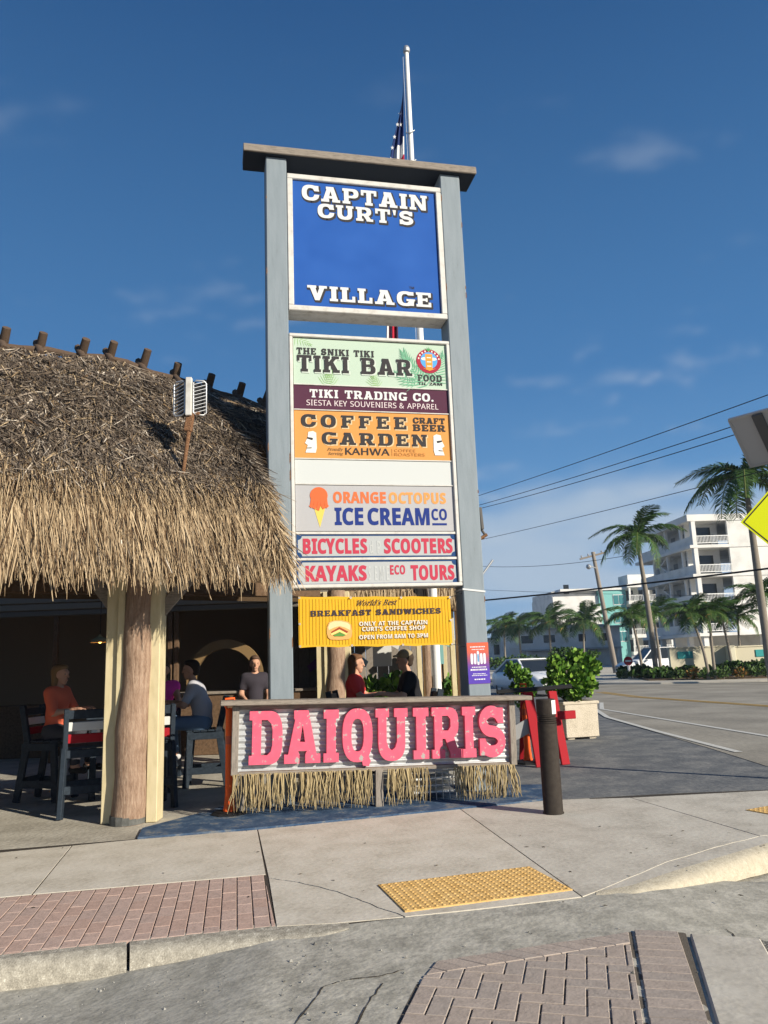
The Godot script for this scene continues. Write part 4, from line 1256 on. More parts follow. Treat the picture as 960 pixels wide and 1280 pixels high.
	for px in [[50, 415], [102, 421], [137, 424], [178, 435], [221, 450], [261, 462], [299, 476], [330, 488], [4, 418]]:
		# where the sight line meets the upright plane of the ridge
		var d = px_ray(px[0], px[1]); var o = hut(0, RIDGE, 0); o.y = 0
		var k = (o - Vector3(EYE.x, 0, EYE.z)).dot(hd) / Vector3(d.x, 0, d.z).dot(hd)
		var g = EYE + d * k
		var s = (g - HE).dot(hs)
		st = S()
		var c = hut(s, RIDGE, ridge_y(s))
		var lean = Vector3(0.1, 0.0, 0.05)
		tube(st, [c + hd * 0.16 - Vector3(0, 0.12, 0), c - hd * 0.1 + Vector3(0.02 + rng.randf_range(-0.03, 0.03), 0.19 + rng.randf_range(-0.02, 0.04), 0) + lean * rng.randf_range(-0.3, 0.6)], [0.065, 0.055], 7)
		tube(st, [c - hd * 0.16 - Vector3(0, 0.12, 0), c + hd * 0.12 + Vector3(-0.02, 0.14, 0)], [0.05, 0.05], 7)
		part("ridge_peg", st, M.old_log, t)
	# rafters and beams below
	for k in 14:
		var s = -6.5 + k * 0.8
		for f in [0, 1]:
			st = S()
			var d0 = 0.25 if f == 0 else 5.03
			if f == 0 and s > 1.4: d0 = 1.6
			tube(st, [hut(s, d0, roof_y(s, d0) - 0.2), hut(s, RIDGE, ridge_y(s) - 0.22)], 0.05, 7)
			part("rafter", st, M.wood_brown, t)
	for dd in [0.94, 4.3]:
		st = S()
		var s1 = 1.5 if dd < 2 else 4.4
		beam(st, hut(-7.4, dd, 2.86), hut(s1, dd, 2.86), 0.2, 0.22, 0.01)
		part("wall_plate", st, M.wood_brown, t)
	# columns: a crooked log with cream boards on both sides
	var cols = [[G(160, 1030), true, 0.0], [Vector3(-0.98, 0, -13.76), true, 0.1], [hut(-3.6, 0.94, 0), true, 0.0], [hut(-6.5, 4.3, 0), true, 0.0]]
	for c in cols:
		var at = Vector3(c[0].x, 0, c[0].z - 0.1)
		st = S()
		var p = []; var r = []
		for k in 13:
			var y = k * 0.24
			p.append(at + Vector3(-0.02 + 0.04 * y - 0.004 * y * y + 0.012 * sin(y * 5.0), y - 0.0, 0.05 + 0.02 * sin(y * 2.2)))
			r.append(0.178 - 0.01 * y + 0.008 * sin(y * 7.0 + 1.0))
		tube(st, p, r, 16)
		part("log", st, M.log, t)
		for b in [[-0.235, 0.15, 0.24], [-0.13, 0.08, 0.3], [0.235, 0.12, 0.24]]:
			st = S()
			bx(st, at + Vector3(b[0], 1.43, -0.05 + (0.0 if b[1] > 0.1 else 0.02)), Vector3(b[1], 2.86, b[2]), Basis(), 0.008)
			part("column_board", st, M.cream, t)
		st = S()
		lathe(st, Vector3(p[0].x, 0, p[0].z), [[0.188, 0.0], [0.19, 0.05], [0.187, 0.09], [0.17, 0.092]], 16)
		part("rubber_collar", st, tmat(M.street.albedo_texture, 1.5, 0.9, null, 1.0, true, [0.3, 0.32, 0.35]), t)
		for sgn in [-1.0, 1.0]:
			st = S()
			beam(st, at + Vector3(sgn * 0.2, 2.2, -0.12), at + Vector3(sgn * 0.62, 2.72, -0.2), 0.06, 0.14, 0.008)
			part("brace", st, M.wood_grey, t)
	build_roof_lamp()
	build_interior()

func build_roof_lamp():
	var base = A(228, 582, -8.5)
	var t = thing("roof_floodlight", "caged double floodlight on a rusty bracket above the thatch", "floodlight", base)
	var head = A(237, 497, -8.45) - base
	var st = S()
	tube(st, [Vector3(0, -0.15, 0), head + Vector3(0.0, -0.38, 0)], [0.022, 0.026], 8)
	part("stem", st, M.rust, t)
	st = S()
	bx(st, head + Vector3(0.0, -0.3, 0), Vector3(0.09, 0.22, 0.06), Basis(Vector3.BACK, -0.15), 0.008)
	bx(st, head + Vector3(0.05, -0.2, 0), Vector3(0.14, 0.04, 0.05), Basis(), 0.006)
	part("bracket", st, M.rust, t)
	st = S()
	bx(st, head + Vector3(0.0, 0.0, 0.03), Vector3(0.07, 0.46, 0.06), Basis(), 0.006)
	part("spine", st, M.white_frame, t)
	for sg in [-1.0, 1.0]:
		var bas = Basis(Vector3.UP, sg * 0.35)
		var c = head + Vector3(sg * 0.115, 0.0, 0.0)
		st = S()
		var pts = []
		for e in [[-0.07, -0.19], [-0.04, -0.215], [0.05, -0.215], [0.075, -0.185], [0.075, 0.17], [0.045, 0.2], [-0.04, 0.2], [-0.07, 0.17], [-0.07, -0.19]]: pts.append(c + bas * Vector3(e[0] * sg, e[1], 0.0))
		tube(st, pts, 0.011, 6)
		part("guard_frame", st, M.steel, t)
		for k in 9:
			st = S()
			var y = -0.18 + k * 0.043
			beam(st, c + bas * Vector3(-0.068, y - 0.02, 0), c + bas * Vector3(0.07, y + 0.03, 0), 0.03, 0.006)
			part("louvre", st, M.steel, t)
		st = S()
		bx(st, c + bas * Vector3(0, -0.005, -0.09), Vector3(0.13, 0.38, 0.08), bas, 0.02)
		part("housing", st, M.black, t)

func high_chair():
	var t = thing("high_chair", "navy slatted high bar chair facing the table, seen from its side", "chair")
	for sx in [-1.0, 1.0]:
		var st = S()
		beam(st, Vector3(sx * 0.21, 0, 0.26), Vector3(sx * 0.2, 0.74, 0.2), 0.05, 0.09, 0.006)
		part("leg", st, M.navy, t)
		st = S()
		beam(st, Vector3(sx * 0.21, 0, -0.3), Vector3(sx * 0.2, 0.76, -0.18), 0.05, 0.09, 0.006)
		beam(st, Vector3(sx * 0.2, 0.74, -0.18), Vector3(sx * 0.2, 1.2, -0.28), 0.05, 0.08, 0.006)
		part("rear_leg", st, M.navy, t)
		for y in [[0.22, 0.09], [0.68, 0.09]]:
			st = S()
			beam(st, Vector3(sx * 0.215, y[0], -0.25), Vector3(sx * 0.215, y[0], 0.25), 0.03, y[1], 0.004)
			part("side_rail", st, M.navy, t)
	for z in [-0.26, 0.24]:
		var st = S()
		bx(st, Vector3(0, 0.25, z), Vector3(0.42, 0.09, 0.035), Basis(), 0.004)
		part("foot_rail", st, M.navy, t)
	for k in 5:
		var st = S()
		bx(st, Vector3(0, 0.75, -0.18 + k * 0.1), Vector3(0.46, 0.025, 0.088), Basis(), 0.005)
		part("seat_slat", st, M.navy, t)
	for k in 3:
		var st = S()
		bx(st, Vector3(0, 0.88 + k * 0.12, -0.2 - k * 0.026), Vector3(0.42, 0.09, 0.025), Basis(Vector3.RIGHT, -0.2), 0.005)
		part("back_slat", st, [M.red, M.white, M.navy][k], t)
	return t
func build_interior():
	# high two-seat bench with its back to the street
	var a = G(74, 1024); var b = G(217, 1008)
	var mid = (a + b) * 0.5
	var L = (b - a).length()
	var ang = atan2(-(b - a).z, (b - a).x)
	var t = thing("high_bench", "navy two-seat high bench with white and red back slats behind the log column", "bench", Vector3(mid.x, 0, mid.z), ang)
	var h = L / 2
	for sx in [-1.0, 1.0]:
		var st = S()
		beam(st, Vector3(sx * h, 0, 0.06), Vector3(sx * (h - 0.03), 0.76, -0.02), 0.055, 0.09, 0.006)
		beam(st, Vector3(sx * (h - 0.03), 0.74, -0.02), Vector3(sx * (h - 0.03), 1.19, 0.05), 0.055, 0.08, 0.006)
		part("rear_leg", st, M.navy, t)
		st = S()
		beam(st, Vector3(sx * (h - 0.02), 0, -0.5), Vector3(sx * (h - 0.04), 0.74, -0.44), 0.055, 0.09, 0.006)
		part("leg", st, M.navy, t)
		st = S()
		beam(st, Vector3(sx * (h - 0.02), 0.24, -0.46), Vector3(sx * (h - 0.02), 0.24, 0.02), 0.03, 0.09, 0.004)
		part("side_rail", st, M.navy, t)
	var cols = [M.navy, mat(0.6, 0.6, 0.58, 0.5), M.red]
	for k in 3:
		var st = S()
		bx(st, Vector3(0, 1.13 - k * 0.135, 0.045 - k * 0.02), Vector3(L - 0.08, 0.1, 0.028), Basis(Vector3.RIGHT, 0.15), 0.005)
		part("back_slat", st, cols[k], t)
	for k in 4:
		var st = S()
		bx(st, Vector3(0, 0.755, -0.42 + k * 0.115), Vector3(L - 0.02, 0.028, 0.1), Basis(), 0.005)
		part("seat_slat", st, M.navy, t)
	for y in [[0.3, -0.46], [0.3, 0.03], [0.69, 0.0]]:
		var st = S()
		bx(st, Vector3(0, y[0], y[1]), Vector3(L - 0.06, 0.09, 0.035), Basis(), 0.004)
		part("cross_rail", st, M.navy, t)
	# high table
	var tc = Vector3(-3.55, 0, -10.75)
	t = thing("high_table", "dark high bar table between the seated guests in the hut", "table", tc, 0.4)
	var st = S()
	bx(st, Vector3(0, 1.02, 0), Vector3(1.15, 0.05, 0.8), Basis(), 0.01)
	part("tabletop", st, M.navy, t)
	for sx in [-1, 1]:
		for sz in [-1, 1]:
			st = S()
			bx(st, Vector3(sx * 0.47, 0.5, sz * 0.3), Vector3(0.08, 1.0, 0.08), Basis(), 0.008)
			part("leg", st, M.navy, t)
	st = S()
	bx(st, Vector3(0, 1.055, 0.05), Vector3(0.2, 0.015, 0.12), Basis(Vector3.UP, 0.4), 0.003)
	var menu = part("paper_menu", st, M.white)
	tag(menu, "folded white paper lying on the dark high table", "menu")
	menu.position = tc + Vector3(0.1, 0, 0)
	# chairs
	var ch = high_chair()
	ch.position = Vector3(-2.62, 0, -11.2); ch.rotation.y = deg_to_rad(-80)
	ch.set_meta("label", "navy high chair under the guest in the grey shirt"); ch.set_meta("group", "navy high chairs")
	copy(ch, "navy high chair under the guest in the coral top", Vector3(-4.5, 0, -10.45), deg_to_rad(78))
	copy(ch, "navy high chair of the guest in the pink top", Vector3(-3.44, 0, -11.9), deg_to_rad(5))
	copy(ch, "navy high chair under the guest in the black shirt and cap", Vector3(0.38, 0, -11.0), deg_to_rad(-80))
	copy(ch, "navy high chair under the guest in the red top", Vector3(-0.6, 0, -11.6), deg_to_rad(80))
	t = copy(get_node("high_table"), "dark high bar table behind the letter board", Vector3(-0.1, 0, -11.35), 0.2, 1.0)
	# main building behind with its dark front
	t = thing("bar_building", "dark open-fronted restaurant building behind the thatched hut", "building", Vector3(-9.6, 0, -14.6))
	var wallp = func(called, c, s, m, bev = 0.0):
		var q1 = S()
		bx(q1, c, s, Basis(), bev)
		return part(called, q1, m, t)
	wallp.call("back_wall", Vector3(0, 1.9, -5.0), Vector3(17.2, 3.8, 0.2), M.dark_room)
	wallp.call("side_wall", Vector3(-8.6, 1.9, -2.4), Vector3(0.2, 3.8, 5.0), M.dark_room)
	wallp.call("side_wall", Vector3(8.55, 1.9, -2.4), Vector3(0.2, 3.8, 5.0), M.dark_room)
	wallp.call("wing_wall", Vector3(1.1, 1.5, 4.6), Vector3(0.2, 3.0, 9.0), M.wood_brown)
	wallp.call("roof", Vector3(0, 3.9, -2.3), Vector3(17.6, 0.2, 5.8), M.roof_grey)
	wallp.call("upper_wall", Vector3(0, 3.45, 0.0), Vector3(17.2, 0.66, 0.2), M.wood_brown)
	wallp.call("fascia", Vector3(0, 2.98, 0.09), Vector3(17.2, 0.14, 0.1), mat(0.2, 0.185, 0.16, 0.7), 0.01)
	wallp.call("fascia", Vector3(0, 2.84, 0.06), Vector3(17.2, 0.12, 0.1), mat(0.2, 0.185, 0.16, 0.7), 0.01)
	wallp.call("fascia", Vector3(0, 2.72, 0.03), Vector3(17.2, 0.1, 0.1), mat(0.14, 0.13, 0.115, 0.7), 0.01)
	for x in [-2.6, 0.4, 3.35, 5.5, 5.62, 8.5]: wallp.call("mullion", Vector3(x, 1.33, 0.0), Vector3(0.08, 2.66, 0.1), M.wood_brown, 0.006)
	wallp.call("counter", Vector3(6.6, 0.55, -0.6), Vector3(3.6, 1.1, 0.5), M.wood_brown, 0.01)
	wallp.call("counter_top", Vector3(6.6, 1.13, -0.6), Vector3(3.7, 0.05, 0.6), M.wood_grey, 0.01)
	wallp.call("counter", Vector3(1.0, 0.5, -1.2), Vector3(4.0, 1.0, 0.5), M.wood_brown, 0.01)
	# arch
	var ac = A(282, 848, -14.65) - t.position
	st = S()
	var n = 22
	for k in n:
		var p = []
		for e in [[k, 0], [k, 1], [k + 1, 1], [k + 1, 0]]:
			var an = deg_to_rad(-15 + 210.0 * e[0] / n)
			var r = 0.55 if e[1] == 0 else 0.72
			p.append(ac + Vector3(cos(an) * r, sin(an) * r, 0.06))
		q(st, p[0], p[1], p[2], p[3])
		var dz = Vector3(0, 0, -0.12)
		q(st, p[0], p[3], p[3] + dz, p[0] + dz); q(st, p[1], p[2], p[2] + dz, p[1] + dz)
	part("arch", st, mat(0.2, 0.13, 0.06, 0.7), t)
	# bottles on the counter, a lit pendant and a few bulbs
	for k in 9:
		st = S()
		st.set_smooth_group(0)
		lathe(st, Vector3.ZERO, [[0.0, 0.0], [0.035, 0.0], [0.035, 0.17], [0.013, 0.22], [0.013, 0.28], [0.0, 0.28]], 10)
		var o = part("bottle", st, [mat(0.03, 0.1, 0.05, 0.15), mat(0.2, 0.1, 0.03, 0.15), mat(0.25, 0.27, 0.28, 0.15)][k % 3])
		o.position = Vector3(-9.6 + k * 0.19, 1.0, -15.75)
		tag(o, ["dark green bottle on the counter inside the dark bar", "brown bottle on the counter inside the dark bar", "clear bottle on the counter inside the dark bar"][k % 3], "bottle", "bottles on the bar counter")
	var lp = A(125, 803, -13.6)
	t = thing("pendant_lamp", "small warm lit pendant lamp hanging in the dark bar", "lamp", lp)
	st = S()
	lathe(st, Vector3.ZERO, [[0.16, 0.0], [0.13, 0.05], [0.04, 0.1], [0.015, 0.14]], 16)
	part("shade", st, mat(0.3, 0.2, 0.08, 0.6), t)
	st = S()
	tube(st, [Vector3(0, 0.13, 0), Vector3(0, 1.0, 0)], 0.006, 5)
	part("cord", st, M.black, t)
	st = S()
	ball(st, Vector3(0, 0.02, 0), 0.035, 10)
	var em = mat(1.0, 0.75, 0.4, 0.5)
	em.emission_enabled = true; em.emission = Color(1.0, 0.7, 0.35); em.emission_energy_multiplier = 2.0
	part("bulb", st, em, t)
	var ol = OmniLight3D.new()
	ol.name = "pendant_light"; ol.position = Vector3(0, -0.03, 0); ol.light_color = Color(1.0, 0.75, 0.45); ol.light_energy = 0.05; ol.omni_range = 12.0; ol.light_size = 0.04; ol.shadow_enabled = true
	t.add_child(ol)
	# second small thatched canopy behind the sign with the flag stand
	t = thing("thatched_canopy", "small thatched shop canopy on cream posts behind the sign", "canopy", Vector3(0.75, 0, -15.1))
	for p in [[-0.05, 0.0], [0.62, -0.2], [0.3, -2.2], [-1.9, -2.2]]:
		for bd in [[-0.13, 0.09, 0.22], [0.17, 0.09, 0.22]]:
			st = S()
			bx(st, Vector3(p[0] + bd[0], 1.3, p[1]), Vector3(bd[1], 2.6, bd[2]), Basis(), 0.006)
			part("post_board", st, M.cream, t)
		st = S()
		tube(st, [Vector3(p[0] + 0.02, 0, p[1]), Vector3(p[0] + 0.04, 2.6, p[1])], 0.1, 10)
		part("log", st, M.log, t)
	st = S()
	for e in [[Vector3(-1.4, 2.6, 0.3), Vector3(0.75, 2.6, 0.1)]]: beam(st, e[0], e[1], 0.14, 0.2, 0.01)
	part("beam", st, M.wood_brown, t)
	st = S()
	q(st, Vector3(-1.6, 2.75, 0.35), Vector3(0.75, 2.7, 0.25), Vector3(0.4, 3.3, -2.4), Vector3(-2.2, 3.3, -2.4))
	q(st, Vector3(-1.6, 2.65, 0.35), Vector3(0.75, 2.6, 0.25), Vector3(0.4, 3.2, -2.4), Vector3(-2.2, 3.2, -2.4))
	part("roof_shell", st, M.wood_brown, t)
	var xs = []; var cs = []
	for k in 1600:
		var x = rng.randf_range(-1.6, 0.76)
		var dir = Vector3(rng.randfn(0, 0.1), -1.0, 0.3).normalized()
		var sd = Vector3(0, 0, 1).cross(-dir).normalized()
		xs.append(Transform3D(Basis(sd, -dir * 0.34, (-dir).cross(sd) * -0.3), Vector3(x, 2.95 - rng.randf() * 0.1, 0.33 + rng.randf() * 0.1)))
		cs.append(straw(1))
	multi("thatch", blade_mesh(0.1, 0.02), xs, cs, M.thatch, t)
	# hanging shirts at the shop
	var shirt = thing("hanging_shirt", "pale blue shirt hanging in the shop behind the hut", "shirt", Vector3(-0.85, 1.15, -16.6), 0.0, "shirts hanging in the shop")
	st = S()
	face(st, V2([[-0.2, 0], [0.2, 0], [0.2, 0.42], [0.34, 0.34], [0.4, 0.46], [0.18, 0.64], [0.08, 0.66], [0, 0.61], [-0.08, 0.66], [-0.18, 0.64], [-0.4, 0.46], [-0.34, 0.34], [-0.2, 0.42]]), -0.04, 0.04)
	part("cloth", st, mat(0.25, 0.42, 0.55, 0.9), shirt)
	st = S()
	tube(st, [Vector3(-0.17, 0.63, 0), Vector3(0, 0.7, 0), Vector3(0, 0.78, 0)], 0.006, 5)
	part("hanger", st, M.steel, shirt)
	var sc = [["white shirt hanging in the shop behind the hut", Vector3(-0.15, 1.5, -16.65), [0.6, 0.6, 0.58]], ["purple shirt hanging in the shop behind the hut", Vector3(-1.35, 1.1, -16.65), [0.2, 0.08, 0.25]], ["teal shirt hanging in the shop behind the hut", Vector3(0.95, 1.5, -16.6), [0.2, 0.4, 0.4]]]
	for e in sc:
		var c2 = copy(shirt, e[0], e[1])
		c2.get_child(0).material_override = mat(e[2][0], e[2][1], e[2][2], 0.9)
	t = thing("shop_wall", "tan plank wall of the shop behind the hut", "wall", Vector3(-0.4, 0, -17.4))
	for k in 16:
		st = S()
		bx(st, Vector3(-2.0 + k * 0.25, 1.5, 0), Vector3(0.24, 3.0, 0.06), Basis(), 0.006)
		part("plank", st, M.wood_upright, t)

# ---------------------------------------------------------------- plants
func frond_mesh(length, droop, leaf, n, seed_, dry = 0.0):
	var g = RandomNumberGenerator.new()
	g.seed = seed_
	var st = S()
	var rach = []
	for i in n + 1:
		var f = float(i) / n
		rach.append(Vector3(length * (f - 0.22 * droop * f * f), length * (0.34 * f - droop * f * f * 0.8), 0.0))
	st.set_color(Color(0.12, 0.14, 0.04))
	tube(st, rach, 0.012 * length * 0.6, 4, false)
	for i in range(2, n + 1):
		var f = float(i) / n
		var d = (rach[i] - rach[i - 1]).normalized()
		var l = leaf * (0.35 + 0.65 * sin(PI * clampf(f * 0.85 + 0.12, 0, 1))) 
		for s in [-1.0, 1.0]:
			for e in 2:
				var c = Color(0.03, 0.075, 0.018).lerp(Color(0.085, 0.15, 0.04), g.randf())
				if g.randf() < dry: c = Color(0.25, 0.17, 0.07)
				st.set_color(c)
				var b = rach[i - 1].lerp(rach[i], e * 0.5 + g.randf() * 0.2)
				var out = (Vector3(0, 0, s) * 0.9 + d * g.randf_range(0.5, 0.8) + Vector3(0, g.randf_range(-0.15, 0.3), 0)).normalized()
				var tip = b + out * l * g.randf_range(0.85, 1.1) + Vector3(0, -0.45 * l * g.randf_range(0.7, 1.3), 0)
				var mid = b + out * l * 0.55 + Vector3(0, -0.06 * l, 0)
				var w = d * l * 0.05
				tri(st, b - w * 0.4, mid - w, mid + w); tri(st, b - w * 0.4, mid + w, b + w * 0.4)
				tri(st, mid - w, tip, mid + w)
	st.generate_normals()
	return st.commit()
var FR = {}
func palm(label, at, h, lean, crown, count, kind, group = ""):
	if FR.is_empty():
		FR.royal = [frond_mesh(1.0, 1.0, 0.27, 36, 1), frond_mesh(1.0, 1.25, 0.25, 36, 2), frond_mesh(1.0, 0.75, 0.27, 36, 3)]
		FR.coco = [frond_mesh(1.0, 0.8, 0.36, 24, 4, 0.03), frond_mesh(1.0, 1.05, 0.34, 24, 5, 0.05), frond_mesh(1.0, 0.55, 0.34, 24, 6)]
	var t = thing("palm_tree", label, "palm tree", at, 0.0, group)
	var st = S()
	var pts = []; var rad = []
	var top
	for i in 9:
		var f = i / 8.0
		top = Vector3(lean.x * f * f, h * f, lean.z * f * f)
		pts.append(top)
		rad.append(lerpf(0.026, 0.015, f) * h if kind == "coco" else h * (0.018 - 0.006 * f + 0.004 * sin(PI * f)))
	tube(st, pts, rad, 10)
	part("trunk", st, M.trunk, t)
	if kind == "royal":
		st = S()
		tube(st, [top - Vector3(0, 0.05 * h, 0), top + Vector3(0, 0.07 * h, 0)], [rad[-1] * 1.15, rad[-1] * 0.7], 10)
		part("crown_shaft", st, mat(0.12, 0.2, 0.05, 0.5), t)
		top += Vector3(0, 0.06 * h, 0)
	for i in count:
		var o = MeshInstance3D.new()
		o.name = "frond"
		o.mesh = FR[kind][i % 3]
		o.material_override = M.leaf
		t.add_child(o, true)
		var a = TAU * (i * 0.381966) + rng.randf() * 0.4
		var tilt = lerpf(1.0, -0.45, float(i) / count)
		o.transform = Transform3D(Basis(Vector3.UP, a) * Basis(Vector3.BACK, tilt * rng.randf_range(0.8, 1.15)) * Basis(Vector3.RIGHT, rng.randf_range(-0.3, 0.3)) * Basis.from_scale(Vector3.ONE * crown * rng.randf_range(0.85, 1.12)), top)
	return t
func leaf_blob(called, parent, c, r, n, size, c0, c1, seed_, round_ = true):
	var g = RandomNumberGenerator.new()
	g.seed = seed_
	var st = S()
	st.set_smooth_group(0)
	var w = 0.42 if round_ else 0.22
	var pr = [Vector3(0, 0, 0), Vector3(0.35, 0.04, w), Vector3(0.75, 0.03, w * 0.9), Vector3(1, -0.05, 0), Vector3(0.75, 0.03, -w * 0.9), Vector3(0.35, 0.04, -w)]
	for k in range(1, 5): tri(st, pr[0], pr[k], pr[k + 1])
	st.generate_normals()
	var mesh = st.commit()
	var lobes = []
	for k in 16:
		var v = Vector3(g.randfn(), g.randfn() * 0.9, g.randfn()).normalized()
		lobes.append([v * r * g.randf_range(0.3, 0.8), g.randf_range(0.2, 0.45)])
	var xs = []; var cs = []
	for k in n:
		var lb = lobes[g.randi() % lobes.size()]
		var v = Vector3(g.randfn(), g.randfn(), g.randfn()).normalized()
		var p = lb[0] + v * r * lb[1] * pow(g.randf(), 0.35)
		p += Vector3(g.randfn(), g.randfn(), g.randfn()) * 0.015
		if p.y < -r.y: continue
		var out = (p / r.length() * 1.5 + Vector3(0, 0.5, 0) + Vector3(g.randfn(), g.randfn(), g.randfn()) * 0.5).normalized()
		var sd = out.cross(Vector3(g.randfn(), g.randfn(), g.randfn())).normalized()
		var s = size * g.randf_range(0.6, 1.25)
		xs.append(Transform3D(Basis(out * s, sd.cross(out) * s, sd * s), c + p))
		cs.append(c0.lerp(c1, pow(g.randf(), 2.0)))     # leaf tones differ at random, old and young
	return multi(called, mesh, xs, cs, M.leaf, parent)
func build_plants():
	M.trunk = tmat(mixtex([[111, 0.03, 4, 1.0], [112, 0.3, 2, 0.5, FastNoiseLite.TYPE_VALUE]], [[0.0, [0.12, 0.1, 0.08]], [0.5, [0.24, 0.21, 0.17]], [1.0, [0.36, 0.33, 0.28]]]), Vector3(0.5, 4.0, 0.5), 0.95, null, 1.0, false)
	# planter with clusia
	var a = G(704, 925); var b = G(750, 925)
	var w = (b - a).length()
	var t = thing("planter_box", "beige stucco planter box standing on the asphalt", "planter", Vector3((a.x + b.x) / 2, 0, a.z - 0.32), 0.18)
	var st = S()
	var h = 0.68
	for e in [[0.0, 0.325, w, 0.05], [0.0, -0.325, w, 0.05]]:
		bx(st, Vector3(0, h / 2 + 0.02, e[1]), Vector3(w * 0.98, h - 0.04, 0.06), Basis(Vector3.RIGHT, 0.03 * signf(e[1])), 0.01)
	for e in [-1.0, 1.0]: bx(st, Vector3(e * (w / 2 - 0.03), h / 2 + 0.02, 0), Vector3(0.06, h - 0.04, 0.6), Basis(Vector3.BACK, -0.03 * e), 0.01)
	part("box_wall", st, M.stucco, t)
	st = S()
	for e in [[0, 0.335, w + 0.06, 0.09], [0, -0.335, w + 0.06, 0.09]]: bx(st, Vector3(0, h, e[1]), Vector3(e[2], 0.06, e[3]), Basis(), 0.012)
	for e in [-1.0, 1.0]: bx(st, Vector3(e * (w / 2), h, 0), Vector3(0.07, 0.06, 0.575), Basis(), 0.012)
	part("rim", st, M.stucco, t)
	st = S()
	for e in [-1.0, 1.0]: bx(st, Vector3(e * w * 0.32, 0.02, 0), Vector3(0.14, 0.04, 0.6), Basis(), 0.006)
	part("foot", st, M.stucco, t)
	st = S()
	bx(st, Vector3(0, h - 0.08, 0), Vector3(w - 0.08, 0.02, 0.62))
	part("soil", st, M.mulch, t)
	var sc = A(722, 848, -15.5)
	t = thing("planter_shrub", "big glossy light green shrub growing in the beige planter", "shrub", Vector3(3.55, 0.6, -15.5))
	st = S()
	for k in 7: tube(st, [Vector3(0, 0, 0), Vector3(rng.randfn(0, 0.15), 0.35, rng.randfn(0, 0.15)), Vector3(rng.randfn(0, 0.16), 0.7, rng.randfn(0, 0.14))], [0.025, 0.018, 0.008], 6)
	part("stem", st, M.trunk, t)
	leaf_blob("foliage", t, Vector3(0.02, 0.6, 0), Vector3(0.58, 0.56, 0.48), 5200, 0.092, Color(0.05, 0.13, 0.015), Color(0.26, 0.42, 0.06), 21)
	t = thing("round_shrub", "small round glossy shrub growing beside the parked white car", "shrub", Vector3(3.1, 0.0, -18.5))
	st = S()
	for k in 5: tube(st, [Vector3(0, 0, 0), Vector3(rng.randfn(0, 0.1), 0.5, rng.randfn(0, 0.1)), Vector3(rng.randfn(0, 0.1), 0.95, rng.randfn(0, 0.1))], [0.025, 0.018, 0.008], 6)
	part("stem", st, M.trunk, t)
	leaf_blob("foliage", t, Vector3(-0.1, 0.95, 0), Vector3(0.33, 0.5, 0.33), 2200, 0.085, Color(0.05, 0.13, 0.015), Color(0.2, 0.34, 0.05), 22)
	# plants seen through the hut
	for e in [[-0.55, -15.6, 0.75, "leafy green plant behind the guests, beside the hut column"], [0.15, -15.9, 0.8, "leafy green plant behind the guest in the black shirt"], [1.35, -16.6, 0.7, "leafy green plant right of the flagpole foot"]]:
		t = thing("patio_plant", e[3], "plant", Vector3(e[0], 0, e[1]))
		st = S()
		for k in 4: tube(st, [Vector3(0, 0, 0), Vector3(rng.randfn(0, 0.15), 0.9, rng.randfn(0, 0.15))], [0.02, 0.008], 5)
		part("stem", st, M.trunk, t)
		leaf_blob("foliage", t, Vector3(0, e[2], 0), Vector3(0.5, 0.72, 0.4), 1100, 0.14, Color(0.04, 0.11, 0.015), Color(0.22, 0.38, 0.05), int(e[0] * 10) + 40)
	# tall palms across the street
	var put = func(bx_, by, z): 
		var p = A(bx_, by, z)
		return Vector3(p.x, 0.05, p.z)
	var top = func(px, py, z, at): return A(px, py, z) - at
	var list = [
		["tall royal palm standing in front of the white apartment block's left corner", 820, 838, 797, 680, -46, 2.9, 12, "royal", ""],
		["tall royal palm with arching fronds behind the yellow road sign", 962, 830, 933, 612, -36, 3.5, 14, "royal", ""],
		["dark palm at the far end of the motel row", 632, 830, 630, 785, -92, 3.2, 13, "coco", "palms in front of the motel"],
		["palm with a thin trunk near the far end of the motel row", 652, 832, 648, 782, -88, 3.2, 13, "coco", "palms in front of the motel"],
		["bushy palm in front of the motel window", 690, 832, 686, 778, -84, 3.5, 15, "coco", "palms in front of the motel"],
		["palm with browning fronds in front of the motel's middle", 731, 832, 730, 778, -82, 3.4, 14, "coco", "palms in front of the motel"],
		["small palm beside the white van under the royal palm", 803, 838, 788, 770, -48, 1.9, 13, "coco", "short palms in the planting bed"],
		["small palm behind the royal palm trunk", 826, 838, 817, 768, -50, 1.9, 12, "coco", "short palms in the planting bed"],
		["leaning short palm in front of the low cream wall", 885, 838, 862, 768, -40, 1.6, 13, "coco", "short palms in the planting bed"],
		["straight short palm in front of the low cream wall's end", 893, 838, 886, 765, -40, 1.6, 13, "coco", "short palms in the planting bed"],
		["leaning short palm just past the cream wall's end", 915, 830, 900, 768, -42, 1.6, 12, "coco", "short palms in the planting bed"],
		["short palm with yellowish fronds between the two cream walls", 926, 826, 922, 772, -43, 1.6, 12, "coco", "short palms in the planting bed"],
		["broad short palm in front of the second cream wall", 958, 826, 950, 745, -41, 1.9, 13, "coco", "short palms in the planting bed"]]
	for e in list:
		var at = put.call(e[1], e[2], e[5])
		var tp = top.call(e[3], e[4], e[5], at)
		palm(e[0], at, tp.y, Vector3(tp.x, 0, 0.0), e[6], e[7], e[8], e[9])
